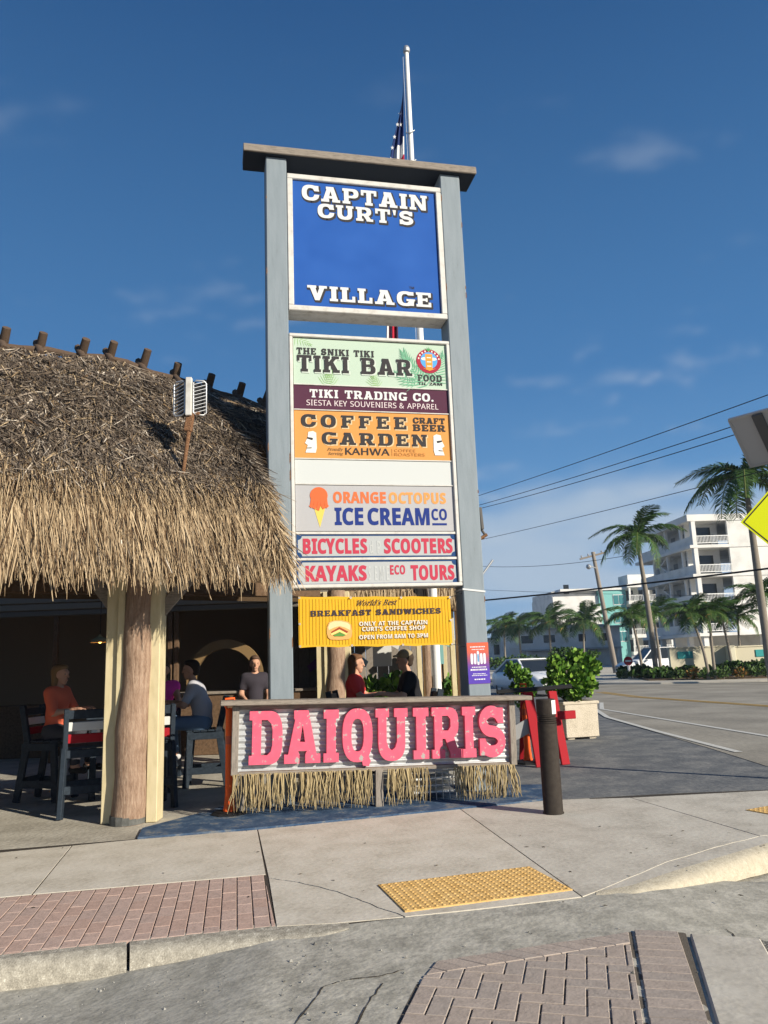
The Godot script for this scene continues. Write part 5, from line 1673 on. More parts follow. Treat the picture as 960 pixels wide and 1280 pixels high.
	# hedges and bed plants across the street
	var hd_ = [[850, 826, -43, 3.0, 0.6, "clipped dark hedge before the low cream wall"], [935, 822, -42, 4.2, 0.8, "clipped dark hedge running past the second cream wall"], [815, 832, -45, 2.2, 0.7, "loose green shrub at the foot of the royal palm"], [645, 838, -70, 6.0, 1.6, "dark shrub row in front of the motel's far end"], [715, 832, -66, 4.0, 2.2, "tall dark shrub beside the utility pole"], [790, 836, -47, 1.6, 0.6, "low shrub beside the small red sign"]]
	var sd = 60
	for e in hd_:
		var p = A(e[0], e[1], e[2])
		t = thing("hedge", e[5], "hedge", Vector3(p.x, 0.05, p.z))
		st = S()
		for k in 6: tube(st, [Vector3(rng.randf_range(-0.4, 0.4) * e[3], 0, 0), Vector3(rng.randf_range(-0.4, 0.4) * e[3], e[4] * 0.8, 0)], [0.03, 0.01], 5)
		part("stem", st, M.trunk, t)
		leaf_blob("foliage", t, Vector3(0, e[4] * 0.55, 0), Vector3(e[3] * 0.6, e[4] * 0.55, 0.7), 1500, 0.24, Color(0.02, 0.05, 0.012), Color(0.08, 0.15, 0.03), sd)
		sd += 1
	var bl = [[780, 846, -46], [800, 847, -45], [822, 845, -44], [846, 846, -41.5], [866, 848, -40.5], [884, 847, -40], [905, 848, -39.5], [925, 846, -39.5], [945, 846, -39.5], [958, 844, -39.5]]
	var g0 = ["low leafy plant at the roadside bed's far corner by the red sign", "orange-tipped low plant right of the small red sign", "low leafy plant under the royal palm's trunk", "low leafy plant before the cream wall's start", "orange-tipped low plant before the cream wall", "low leafy plant at the leaning palm's foot", "low leafy plant before the cream wall's end pier", "orange-tipped low plant between the two cream walls", "low leafy plant before the second cream wall", "low leafy plant at the second royal palm's foot"]
	for k in bl.size():
		var p = A(bl[k][0], bl[k][1], bl[k][2])
		var oc = k % 3 == 1
		t = thing("bed_plant", g0[k], "plant", Vector3(p.x, 0.08, p.z), 0.0, "low plants in the roadside bed")
		st = S()
		tube(st, [Vector3.ZERO, Vector3(0, 0.3, 0)], [0.03, 0.01], 5)
		part("stem", st, M.trunk, t)
		leaf_blob("foliage", t, Vector3(0, 0.3, 0), Vector3(0.45, 0.26, 0.35), 260, 0.16, Color(0.04, 0.08, 0.02), Color(0.4, 0.16, 0.04) if oc else Color(0.14, 0.22, 0.06), 90 + k, false)

# ---------------------------------------------------------------- across the street
func block(parent, called, ctr, size, m, bev = 0.0):
	var s = S()
	bx(s, ctr, size, Basis(), bev)
	return part(called, s, m, parent)
func build_buildings():
	# white apartment block: its near corner, one lit front and one shaded gallery side
	var c = A(884, 830, -80)
	var t = thing("apartment_block", "white four-storey apartment block with open galleries and corner balconies", "building", Vector3(c.x, 0, c.z), deg_to_rad(4))
	var W = 34.0; var Dp = 15.0; var fl = 3.05
	var base = 3.1
	# storeys
	for k in 5:
		var y = base + k * fl - (0.6 if k == 4 else 0.0) * 0.0
		block(t, "floor_slab", Vector3(W / 2 - 0.2, y, -Dp / 2), Vector3(W + 0.4, 0.32 if k < 4 else 0.7, Dp), M.wall_white)
	for k in 4:
		var y = base + k * fl + fl / 2
		# front wall right of the corner balcony
		block(t, "front_wall", Vector3(3.9 + (W - 3.9) / 2, y, -0.25), Vector3(W - 3.9, fl - 0.3, 0.3), M.wall_white)
		block(t, "balcony_wall", Vector3(2.1, y, -2.4), Vector3(3.6, fl - 0.34, 0.2), M.wall_white)
		block(t, "balcony_door", Vector3(2.2, y - 0.25, -2.27), Vector3(1.8, 2.1, 0.06), M.glass)
		block(t, "corner_pillar", Vector3(0.22, y, -0.3), Vector3(0.44, fl - 0.34, 0.5), M.wall_white)
		block(t, "gallery_wall", Vector3(2.2, y, -Dp / 2 - 1.5), Vector3(0.2, fl - 0.34, Dp - 3.0), M.wall_white)
		# railings
		var s = S()
		for e in [0.35, 1.1]: bx(s, Vector3(2.2, y - fl / 2 + e, -0.1), Vector3(3.5, 0.07, 0.06))
		for e in 22: bx(s, Vector3(0.55 + e * 0.155, y - fl / 2 + 0.72, -0.1), Vector3(0.04, 0.7, 0.04))
		part("railing", s, M.white, t)
		s = S()
		bx(s, Vector3(0.0, y - fl / 2 + 0.68, -Dp / 2), Vector3(0.1, 0.95, Dp - 0.8))
		part("gallery_parapet", s, M.wall_white, t)
		for e in 4: block(t, "gallery_post", Vector3(0.15, y, -3.0 - e * 3.8), Vector3(0.28, fl - 0.34, 0.3), M.wall_white)
		for e in 5: block(t, "gallery_door", Vector3(2.07, y - 0.3, -4.0 - e * 2.6), Vector3(0.06, 2.1, 1.0), mat(0.25, 0.27, 0.28, 0.5))
		for e in 5:
			block(t, "window", Vector3(10.0 + e * 5.0, y + 0.1, -0.08), Vector3(1.6, 1.3, 0.06), M.glass)
	for e in 6: block(t, "pilotis", Vector3(0.4 + e * 6.2, base / 2, -0.6), Vector3(0.5, base, 0.5), M.wall_white)
	for e in 4: block(t, "pilotis", Vector3(0.4, base / 2, -4.0 - e * 3.5), Vector3(0.5, base, 0.5), M.wall_white)
	block(t, "garage_wall", Vector3(W / 2, base / 2, -7.0), Vector3(W, base, 0.2), M.wall_white)
	var st = S()
	for k in 9: beam(st, Vector3(1.0, base + k * 1.36, -10.0 + (k % 2) * 3.0), Vector3(1.0, base + (k + 1) * 1.36, -7.0 - (k % 2) * 3.0), 0.9, 0.18)
	part("stair_flight", st, M.wall_white, t)
	# teal and white building further off
	c = A(757, 830, -128)
	t = thing("teal_building", "white and teal modern apartment building with bright balconies", "building", Vector3(c.x, 0, c.z), deg_to_rad(6))
	block(t, "side_block", Vector3(-4.0, 5.5, -6.0), Vector3(8.0, 11.0, 12.0), M.wall_white)
	block(t, "side_step", Vector3(-1.6, 5.0, 0.6), Vector3(2.2, 8.4, 1.6), M.wall_white)
	block(t, "teal_tower", Vector3(2.0, 6.1, -5.0), Vector3(4.6, 12.2, 11.0), M.wall_teal)
	block(t, "roof_edge", Vector3(-1.2, 12.0, -5.4), Vector3(11.4, 0.35, 12.4), M.wall_white)
	block(t, "upper_side", Vector3(-4.2, 11.4, -6.0), Vector3(7.6, 1.0, 11.0), M.wall_white)
	for k in 3:
		var y = 4.2 + k * 3.0
		var f = block(t, "window_frame", Vector3(3.0, y, 0.53), Vector3(1.9, 1.7, 0.1), M.white)
		for e in [-0.46, 0.46]:
			st = S()
			bx(st, Vector3(3.0 + e, y, 0.6), Vector3(0.82, 1.5, 0.06))
			part("pane", st, mat(0.06, 0.2, 0.22, 0.15), f)
		var sw = block(t, "window", Vector3(-5.6 + 2.6 * (k % 2), y + 2.0, 0.02), Vector3(0.9, 1.5, 0.1), M.glass)
	for k in 5:
		var y = 1.4 + k * 2.75
		block(t, "balcony_slab", Vector3(9.6, y, -3.0), Vector3(10.6, 0.55, 9.0), M.wall_white)
		if k < 4:
			block(t, "back_wall", Vector3(9.6, y + 1.4, -4.5), Vector3(10.4, 2.3, 5.0), M.wall_white)
			for e in 4:
				block(t, "door", Vector3(5.9 + e * 2.5, y + 1.25, -1.96), Vector3(1.5, 1.9, 0.08), M.glass)
				block(t, "balcony_pillar", Vector3(4.7 + e * 3.2, y + 1.4, 1.2), Vector3(0.3, 2.3, 0.3), M.wall_white)
			var s = S()
			bx(s, Vector3(9.6, y + 1.15, 1.42), Vector3(10.4, 0.08, 0.06))
			for e in 40: bx(s, Vector3(4.5 + e * 0.26, y + 0.7, 1.42), Vector3(0.05, 0.85, 0.04))
			part("railing", s, M.white, t)
	block(t, "roof_room", Vector3(10.2, 13.7, -4.5), Vector3(8.0, 1.8, 4.0), M.wall_white)
	# low motel in the shade of the block
	c = A(704, 832, -104)
	t = thing("motel", "low two-storey pale grey motel with dark windows and flat eaves", "building", Vector3(c.x, 0, c.z), deg_to_rad(2))
	block(t, "wall", Vector3(0.0, 2.5, -4.0), Vector3(16.0, 5.0, 8.0), M.wall_white)
	block(t, "wall", Vector3(-11.0, 2.0, -6.0), Vector3(12.0, 4.0, 8.0), M.wall_white)
	block(t, "roof_eave", Vector3(0.0, 5.1, -4.0), Vector3(17.2, 0.22, 9.4), M.roof_grey, 0.03)
	block(t, "roof_eave", Vector3(-11.0, 4.1, -6.0), Vector3(12.6, 0.2, 9.2), M.roof_grey, 0.03)
	block(t, "roof", Vector3(0.0, 5.35, -4.4), Vector3(14.0, 0.3, 6.5), M.roof_grey, 0.1)
	for x in [-4.6, -1.6, 2.8, 6.0]:
		var f = block(t, "window", Vector3(x, 3.75, 0.03), Vector3(1.7 if x < 2 else 1.1, 1.15, 0.08), M.white)
		st = S()
		bx(st, Vector3(x, 3.75, 0.09), Vector3(1.55 if x < 2 else 0.95, 1.0, 0.06))
		part("pane", st, M.glass, f)
	for x in [-14.5, -11.0, -8.4]:
		var f = block(t, "window", Vector3(x, 2.6, -1.96), Vector3(0.9, 1.5, 0.08), M.white)
		st = S()
		bx(st, Vector3(x, 2.6, -1.9), Vector3(0.75, 1.35, 0.06))
		part("pane", st, M.glass, f)
	for x in [-5.0, -0.5, 4.0, 7.0]: block(t, "carport_post", Vector3(x, 1.1, 1.6), Vector3(0.2, 2.2, 0.2), M.wall_white)
	block(t, "carport_roof", Vector3(1.0, 2.3, 1.0), Vector3(13.0, 0.2, 2.0), M.roof_grey)
	block(t, "carport_dark_wall", Vector3(1.0, 1.1, 0.1), Vector3(12.0, 2.0, 0.1), M.wall_white)
	for k in 10:
		st = S()
		bx(st, Vector3(-6.4, 0.3 + k * 0.27, 1.6 - k * 0.16), Vector3(1.1, 0.06, 0.3))
		part("stair_tread", st, M.white, t)
	# low cream garden walls with a teal plate
	for e in [[838, 912, 838, -43.5, 1.65, "low cream garden wall with a small teal plate behind the leaning palms", 856], [917, 1010, 832, -43.0, 1.6, "second low cream garden wall with a teal plate beside the road sign", 954]]:
		var a = A(e[0], e[2], e[3]); var b = A(e[1], e[2], e[3])
		t = thing("garden_wall", e[5], "wall", Vector3((a.x + b.x) / 2, 0.05, e[3]))
		block(t, "wall", Vector3(0, e[4] / 2, 0), Vector3(b.x - a.x, e[4], 0.25), M.wall_cream, 0.02)
		block(t, "coping", Vector3(0, e[4] + 0.04, 0), Vector3(b.x - a.x + 0.08, 0.08, 0.33), M.wall_cream, 0.01)
		if e[6] < 900: block(t, "end_pier", Vector3((b.x - a.x) / 2, e[4] / 2 + 0.03, 0.32), Vector3(0.3, e[4] + 0.06, 0.75), mat(0.66, 0.62, 0.48, 0.8), 0.02)
		var px = A(e[6], 810, e[3] + 0.2)
		block(t, "plate", Vector3(px.x - t.position.x, e[4] * 0.78, 0.15), Vector3(0.85, 0.38, 0.04), mat(0.04, 0.3, 0.3, 0.5), 0.005)
	var s2 = S()
	slab(s2, V2([[13.6, -41.5], [17.6, -39.3], [30, -36.5], [30, -42.5], [14.0, -44.5]]), 0.0, 0.14, 0.03)
	struct("planting_bed", s2, M.mulch)

func car(label, at, turn, paint, tall):
	var t = thing("parked_car", label, "car", at, turn, "parked cars")
	var L = 4.5; var Wd = 0.9
	# body: sections along the length, x forward
	var low = [[-2.2, 0.42, 0.78], [-2.1, 0.3, 0.98], [-1.4, 0.26, 1.0], [0.6, 0.26, 0.98], [1.1, 0.26, 0.95], [1.8, 0.28, 0.82], [2.12, 0.34, 0.68], [2.25, 0.42, 0.58]]
	var st = S()
	st.set_smooth_group(0)
	var prev
	for s in low:
		var k = tall
		var half = Wd * (1.0 if absf(s[0]) < 1.9 else 0.9 if absf(s[0]) < 2.15 else 0.8)
		var yb = s[1]; var yt = s[2] * (1.0 + 0.12 * (k - 1.0) * 2.0)
		var row = []
		for e in [[-0.93, 0.0], [-1.0, 0.25], [-1.0, 0.6], [-0.95, 0.92], [-0.82, 1.0], [0.0, 1.03], [0.82, 1.0], [0.95, 0.92], [1.0, 0.6], [1.0, 0.25], [0.93, 0.0]]: row.append(Vector3(s[0], lerpf(yb, yt, e[1]), e[0] * half))
		if prev:
			for i in row.size() - 1: q(st, prev[i], prev[i + 1], row[i + 1], row[i])
			q(st, prev[-1], prev[0], row[0], row[-1])
		else:
			for i in row.size() - 2: tri(st, row[0], row[i + 1], row[i + 2])
		prev = row
	for i in prev.size() - 2: tri(st, prev[0], prev[i + 2], prev[i + 1])
	part("body", st, paint, t)
	# cabin
	var yb2 = 0.94; var yt2 = 1.44 * (1.0 + 0.22 * (tall - 1.0) * 2.0)
	var xr = [-2.0, -1.35] if tall > 1.2 else [-1.75, -0.95]
	var b = [Vector3(xr[0], yb2, 0), Vector3(xr[1], yt2, 0), Vector3(0.15, yt2 + 0.02, 0), Vector3(1.05, yb2, 0)]
	var g = S(); var rf = S()
	var w0 = 0.82; var w1 = 0.62
	var V = func(i, s): return Vector3(b[i].x, b[i].y, s * (w0 if i == 0 or i == 3 else w1))
	q(g, V.call(3, -1), V.call(2, -1), V.call(2, 1), V.call(3, 1))
	part("windscreen", g, M.glass, t)
	g = S()
	q(g, V.call(0, -1), V.call(0, 1), V.call(1, 1), V.call(1, -1))
	part("rear_window", g, M.glass, t)
	for s in [-1, 1]:
		g = S()
		q(g, V.call(0, s), V.call(1, s), V.call(2, s), V.call(3, s))
		part("side_window", g, M.glass, t)
	bx(rf, Vector3((b[1].x + b[2].x) / 2, yt2 + 0.03, 0), Vector3(b[2].x - b[1].x + 0.1, 0.05, w1 * 2 + 0.03), Basis(), 0.02)
	for s in [-1, 1]:
		for e in [[0, 1], [2, 3]]: beam(rf, V.call(e[0], s * 1.01), V.call(e[1], s * 1.01), 0.07, 0.07)
		beam(rf, Vector3(-0.3, yb2, s * 0.82), Vector3(-0.35, yt2, s * 0.63), 0.06, 0.06)
	part("roof", rf, paint, t)
	for x in [-1.35, 1.38]:
		for s in [-1.0, 1.0]:
			g = S()
			g.set_smooth_group(0)
			lathe(g, Vector3(x, 0.32, s * 0.76), [[0.2, -0.1], [0.3, -0.1], [0.325, -0.06], [0.325, 0.06], [0.3, 0.1], [0.2, 0.1]], 20, Basis(Vector3.RIGHT, PI / 2))
			var wh = part("wheel", g, M.black, t)
			g = S()
			lathe(g, Vector3(x, 0.32, s * 0.76), [[0.0, -0.08], [0.2, -0.09], [0.21, 0.0], [0.2, 0.09], [0.0, 0.08]], 14, Basis(Vector3.RIGHT, PI / 2))
			part("rim", g, M.steel, wh)
	for s in [-1.0, 1.0]:
		g = S()
		bx(g, Vector3(2.12, 0.66, s * 0.58), Vector3(0.18, 0.11, 0.34), Basis(Vector3.UP, s * 0.35), 0.03)
		part("headlight", g, mat(0.5, 0.52, 0.55, 0.1), t)
		g = S()
		bx(g, Vector3(0.75, 1.0, s * 0.98), Vector3(0.12, 0.12, 0.2), Basis(), 0.03)
		part("mirror", g, paint, t)
	g = S()
	bx(g, Vector3(2.2, 0.5, 0), Vector3(0.08, 0.16, 0.95), Basis(), 0.02)
	part("grille", g, M.black, t)
	g = S()
	bx(g, Vector3(2.16, 0.36, 0), Vector3(0.14, 0.1, 1.5), Basis(), 0.03)
	part("bumper", g, paint, t)
	return t

func sag(st, a, b, drop, r, n = 26):
	var pts = []
	for i in n + 1:
		var f = float(i) / n
		pts.append(a.lerp(b, f) - Vector3(0, drop * 4.0 * f * (1 - f), 0))
	tube(st, pts, r, 5, false)
func wire(label, p0, p1, drop, r):
	var st = S()
	var d = p1 - p0
	sag(st, p0 - d * 0.35, p1 + d * 0.3, drop, r)
	tag(part("overhead_wire", st, M.black), label, "wire", "overhead wires")
func build_street_things():
	# utility pole
	var base = A(770, 838, -62); base.y = 0.0
	var tp = A(741, 690, -62) - base
	var t = thing("utility_pole", "leaning wooden utility pole with crossarm in front of the teal building", "pole", base)
	var st = S()
	tube(st, [Vector3.ZERO, tp], [0.22, 0.14], 10)
	part("shaft", st, M.wood_grey, t)
	st = S()
	beam(st, tp + Vector3(-1.1, -0.55, 0), tp + Vector3(0.9, -0.1, 0), 0.12, 0.14)
	part("crossarm", st, M.wood_grey, t)
	for k in 4:
		st = S()
		lathe(st, tp + Vector3(-0.95 + k * 0.55, -0.42 + k * 0.12, 0), [[0.05, 0.0], [0.08, 0.08], [0.05, 0.14], [0.0, 0.2]], 8)
		part("insulator", st, M.steel, t)
	st = S()
	tube(st, [tp * 0.86 + Vector3(0, 0, 0.1), tp * 0.86 + Vector3(-0.6, 0.2, 0.4)], 0.04, 6)
	ball(st, tp * 0.86 + Vector3(-0.7, 0.12, 0.45), 0.22, 10)
	part("street_lamp_arm", st, M.steel, t)
	# wires
	wire("upper overhead wire crossing above the white block", A(600, 617, -60), A(960, 490, -30), 0.2, 0.022)
	wire("middle overhead wire of the close pair above the white block", A(600, 628, -60), A(960, 513, -30), 0.3, 0.022)
	wire("lower overhead wire of the close pair above the white block", A(600, 632, -60), A(960, 524, -30), 0.35, 0.022)
	wire("single overhead wire over the cloud bank", A(606, 672, -60), A(900, 600, -34), 0.15, 0.018)
	wire("thick black cable running low past the royal palms", A(607, 748, -34), A(960, 708, -26), 0.12, 0.035)
	wire("thin wire ending at the utility pole's crossarm", A(610, 704, -75), A(736, 697, -62), 0.5, 0.02)
	wire("faint thin wire below the utility pole's crossarm", A(610, 735, -75), A(960, 742, -55), 0.3, 0.015)
	# small red and white sign beyond the road
	var p = A(787, 845, -46)
	t = thing("small_road_sign", "small round red sign on a short white post across the road", "sign", Vector3(p.x, 0.05, p.z))
	st = S()
	bx(st, Vector3(0, 0.4, 0), Vector3(0.14, 0.8, 0.08), Basis(), 0.01)
	part("post", st, M.white, t)
	st = S()
	lathe(st, Vector3(0, 1.05, 0), [[0.0, -0.02], [0.26, -0.02], [0.26, 0.02], [0.0, 0.02]], 20, Basis(Vector3.RIGHT, PI / 2))
	part("disc", st, M.red, t)
	st = S()
	bx(st, Vector3(0, 1.05, 0.03), Vector3(0.34, 0.09, 0.01))
	part("bar", st, M.white, t)
	# warning sign with its solar panel
	var px = Vector3(5.17, 0, -9.65)
	t = thing("road_warning_sign", "yellow diamond road sign on a pole under a tilted solar panel", "road sign", px)
	st = S()
	tube(st, [Vector3.ZERO, Vector3(0, 4.7, 0)], 0.05, 12)
	part("pole", st, M.steel, t)
	var dc = Vector3(0, 3.17, 0.07)
	var r = 0.646
	var dia = func(k): return V2([[-k, 0], [-k + 0.03, -0.03], [-0.03, -k + 0.03], [0.03, -k + 0.03], [k - 0.03, -0.03], [k - 0.03, 0.03], [0.03, k - 0.03], [-0.03, k - 0.03], [-k + 0.03, 0.03]])
	var sg = Node3D.new(); sg.name = "diamond_plate"; t.add_child(sg)
	sg.position = dc; sg.rotation.y = deg_to_rad(-6)
	for e in [[r, -0.004, 0.0, mat(0.6, 0.64, 0.004, 0.4), "face"], [r - 0.028, 0.0, 0.002, M.black, "border"], [r - 0.05, 0.0, 0.004, mat(0.6, 0.64, 0.004, 0.4), "face"]]:
		st = S()
		face(st, dia.call(e[0]), e[1], e[2])
		part(e[4], st, e[3], sg)
	st = S()
	face(st, oval(0.0, 0.22, 0.06, 0.07, 14), 0.006, 0.006)
	face(st, V2([[-0.09, 0.12], [0.09, 0.12], [0.16, -0.1], [0.11, -0.12], [0.07, 0.0], [0.12, -0.34], [0.05, -0.34], [0.0, -0.12], [-0.07, -0.34], [-0.14, -0.34], [-0.07, 0.0], [-0.13, -0.08], [-0.18, -0.05]]), 0.006, 0.006)
	part("walking_figure", st, M.black, sg)
	st = S()
	for y in [2.95, 3.4]: bx(st, Vector3(0, y, 0.045), Vector3(0.16, 0.05, 0.06), Basis(), 0.005)
	part("clamp", st, M.steel, t)
	# solar panel, seen from behind and below
	var sp = Node3D.new(); sp.name = "solar_panel"; t.add_child(sp)
	var wx = Vector3(0.64, 0, 0.77).normalized(); var wy = Vector3(-0.48, 0.775, 0.4).normalized()
	var wz = wx.cross(wy).normalized()
	wy = wz.cross(wx).normalized()
	sp.transform = Transform3D(Basis(wx, wy, wz), Vector3(-0.15, 4.25, 0.21))
	st = S()
	bx(st, Vector3.ZERO, Vector3(0.92, 0.72, 0.03), Basis(), 0.005)
	part("backing", st, mat(0.42, 0.42, 0.42, 0.5), sp)
	st = S()
	for e in [[0, 0.36, 0.94, 0.03], [0, -0.36, 0.94, 0.03]]: bx(st, Vector3(e[0], e[1], 0), Vector3(e[2], e[3], 0.045))
	for e in [-0.46, 0.46]: bx(st, Vector3(e, 0, 0), Vector3(0.03, 0.7, 0.045))
	part("frame", st, M.steel, sp)
	st = S()
	bx(st, Vector3(-0.1, 0, 0.035), Vector3(0.13, 0.7, 0.04), Basis(), 0.006)
	bx(st, Vector3(-0.1, 0, -0.035), Vector3(0.13, 0.7, 0.04), Basis(), 0.006)
	part("bracket", st, mat(0.1, 0.1, 0.1, 0.5), sp)
	st = S()
	bx(st, Vector3(0, 0, -0.02), Vector3(0.86, 0.66, 0.01))
	part("cells", st, mat(0.01, 0.015, 0.05, 0.15), sp)
	# flagpole and limp flag
	var fb = Vector3(0.86, 0, -14.5)
	t = thing("flagpole", "tall white flagpole standing behind the sign", "flagpole", fb)
	st = S()
	tube(st, [Vector3.ZERO, Vector3(0.0, 7, 0), Vector3(0.0, 14.55, 0)], [0.085, 0.07, 0.045], 14)
	part("pole", st, M.white, t)
	st = S()
	lathe(st, Vector3(0, 14.55, 0), [[0.03, 0.0], [0.07, 0.03], [0.08, 0.1], [0.06, 0.16], [0.0, 0.2]], 12)
	part("finial", st, M.steel, t)
	st = S()
	for y in [12.6, 11.9]: tube(st, [Vector3(-0.1, y, 0.02), Vector3(0.0, y - 0.05, 0.07), Vector3(0.09, y + 0.05, 0.02)], 0.012, 5)
	part("snap_hook", st, M.steel, t)
	st = S()
	tube(st, [Vector3(-0.08, 14.45, 0.03), Vector3(-0.09, 9, 0.03), Vector3(-0.09, 1.3, 0.05)], 0.003, 4)
	part("halyard", st, M.white, t)
	flag(fb)
	# orange safety posts
	delineator(G(287, 1019), "orange safety post with loop handle beside the letter board's left end", 1.22)
	delineator(Vector3(2.05, 0, -12.2), "orange safety post standing behind the sign's poster post", 1.15)
	# red A-frame trestle
	t = thing("red_trestle", "red painted wooden trestle with a black top bar and grey brace", "trestle", Vector3(2.15, 0, -12.0), 0.0)
	st = S()
	beam(st, Vector3(0.0, 0, 0.28), Vector3(-0.06, 1.06, -0.05), 0.15, 0.04, 0.006)
	part("leg", st, M.red, t)
	st = S()
	beam(st, Vector3(0.4, 0, 0.1), Vector3(0.32, 1.06, -0.1), 0.14, 0.04, 0.006)
	part("leg", st, M.red, t)
	st = S()
	beam(st, Vector3(-0.12, 0, -0.55), Vector3(-0.1, 1.04, -0.12), 0.12, 0.04, 0.006)
	part("leg", st, M.red, t)
	st = S()
	beam(st, Vector3(0.48, 0, -0.6), Vector3(0.32, 1.04, -0.16), 0.12, 0.04, 0.006)
	part("leg", st, M.red, t)
	st = S()
	bx(st, Vector3(0.05, 1.1, -0.1), Vector3(1.15, 0.06, 0.1), Basis(Vector3.BACK, 0.04), 0.008)
	part("top_bar", st, M.black, t)
	st = S()
	beam(st, Vector3(-0.62, 0.32, 0.0), Vector3(0.0, 0.62, 0.05), 0.04, 0.2, 0.006)
	part("brace", st, mat(0.36, 0.36, 0.36, 0.8), t)
	st = S()
	bx(st, Vector3(0.45, 0.72, 0.2), Vector3(0.3, 0.12, 0.05), Basis(Vector3.UP, 0.4), 0.006)
	part("arm", st, M.red, t)
	# cars
	var wp = mat(0.74, 0.75, 0.76, 0.25)
	wp.clearcoat_enabled = true; wp.clearcoat = 0.6
	var cp = A(664, 845, -33)
	car("white sedan parked nose-on behind the shrubs", Vector3(cp.x, 0, -33), deg_to_rad(-72), wp, 1.0)
	cp = A(690, 845, -36)
	car("silver sedan parked further back behind the white sedan", Vector3(A(655, 840, -42).x, 0, -42), deg_to_rad(-100), mat(0.4, 0.41, 0.42, 0.3, 0.3), 1.0)
	var v = car("white van parked beside the royal palm across the road", Vector3(A(815, 835, -52).x, 0.05, -52), deg_to_rad(188), wp, 1.5)
	# metal rack with trays behind the gap in the grass skirt
	t = thing("tray_rack", "low metal rack with stacked trays behind the gap in the grass skirt", "rack", on_board(0.7, 0, -0.3), TURN)
	for k in 4:
		st = S()
		bx(st, Vector3(0.02 * (k % 2), 0.1 + k * 0.075, 0), Vector3(0.5, 0.018, 0.34), Basis(Vector3.UP, 0.05 * (k - 1)), 0.004)
		part("tray", st, M.steel if k % 2 else M.white, t)
	for k in 7:
		st = S()
		tube(st, [Vector3(-0.24 + k * 0.08, 0.02, 0.2), Vector3(-0.24 + k * 0.08, 0.5, 0.2)], 0.006, 5)
		part("rail", st, M.steel, t)

func flag(fb):
	var t = thing("flag", "limp red, white and blue flag hanging from the flagpole", "flag", fb + Vector3(-0.09, 14.0, 0.0))
	var n = 70; var m = 26
	var f = func(i, j):
		var v = float(i) / n; var u = float(j) / m
		var y = lerpf(0.05, -7.6, v)
		var lft = lerpf(0.02, 0.38, smoothstep(0.0, 0.27, v)) if v < 0.27 else lerpf(0.38, 0.7, (v - 0.27) / 0.73)
		var rgt = lerpf(0.0, 0.06, v / 0.27) if v < 0.27 else lerpf(0.06, 0.34, smoothstep(0.27, 0.8, v))
		return Vector3(-lerpf(rgt, lft, u) - 0.02 * sin(u * 15.0 + 1.5) * v, y - 0.3 * u * (1.0 - v), sin(u * 15.0 + v * 2.0) * 0.09 * (0.2 + v))
	var parts = {"canton": S(), "red_stripe": S(), "white_stripe": S(), "star": S()}
	for k in parts: parts[k].set_smooth_group(0)
	for i in n:
		for j in m:
			var v = (i + 0.5) / n; var u = (j + 0.5) / m
			var k = "canton"
			if v > 0.3 + 0.02 * u: k = "red_stripe" if int(floor(u * 3.2 + 0.2)) % 2 == 1 else "white_stripe"
			elif v > 0.25 and u < 0.75: k = "red_stripe"
			elif v > 0.205 + 0.02 * u and u < 0.75: k = "white_stripe"
			q(parts[k], f.call(i, j), f.call(i + 1, j), f.call(i + 1, j + 1), f.call(i, j + 1))
	for e in [[0.135, 0.85], [0.175, 0.88], [0.21, 0.9], [0.245, 0.93], [0.1, 0.8], [0.15, 0.4]]:
		var c = f.call(e[0] * n, e[1] * m) + Vector3(0, 0, 0.015)
		var pts = PackedVector2Array()
		for k in 10:
			var r = 0.055 if k % 2 == 0 else 0.024
			pts.append(Vector2(sin(TAU * k / 10.0) * r * 0.7, cos(TAU * k / 10.0) * r))
		var ix = Geometry2D.triangulate_polygon(pts)
		for q3 in range(0, ix.size(), 3): tri(parts.star, c + Vector3(pts[ix[q3]].x, pts[ix[q3]].y, 0), c + Vector3(pts[ix[q3 + 1]].x, pts[ix[q3 + 1]].y, 0), c + Vector3(pts[ix[q3 + 2]].x, pts[ix[q3 + 2]].y, 0))
	part("canton", parts.canton, mat(0.02, 0.035, 0.12, 0.9), t)
	part("red_stripe", parts.red_stripe, mat(0.4, 0.025, 0.05, 0.9), t)
	part("white_stripe", parts.white_stripe, mat(0.65, 0.65, 0.65, 0.9), t)
	part("star", parts.star, mat(0.7, 0.7, 0.7, 0.9), t)

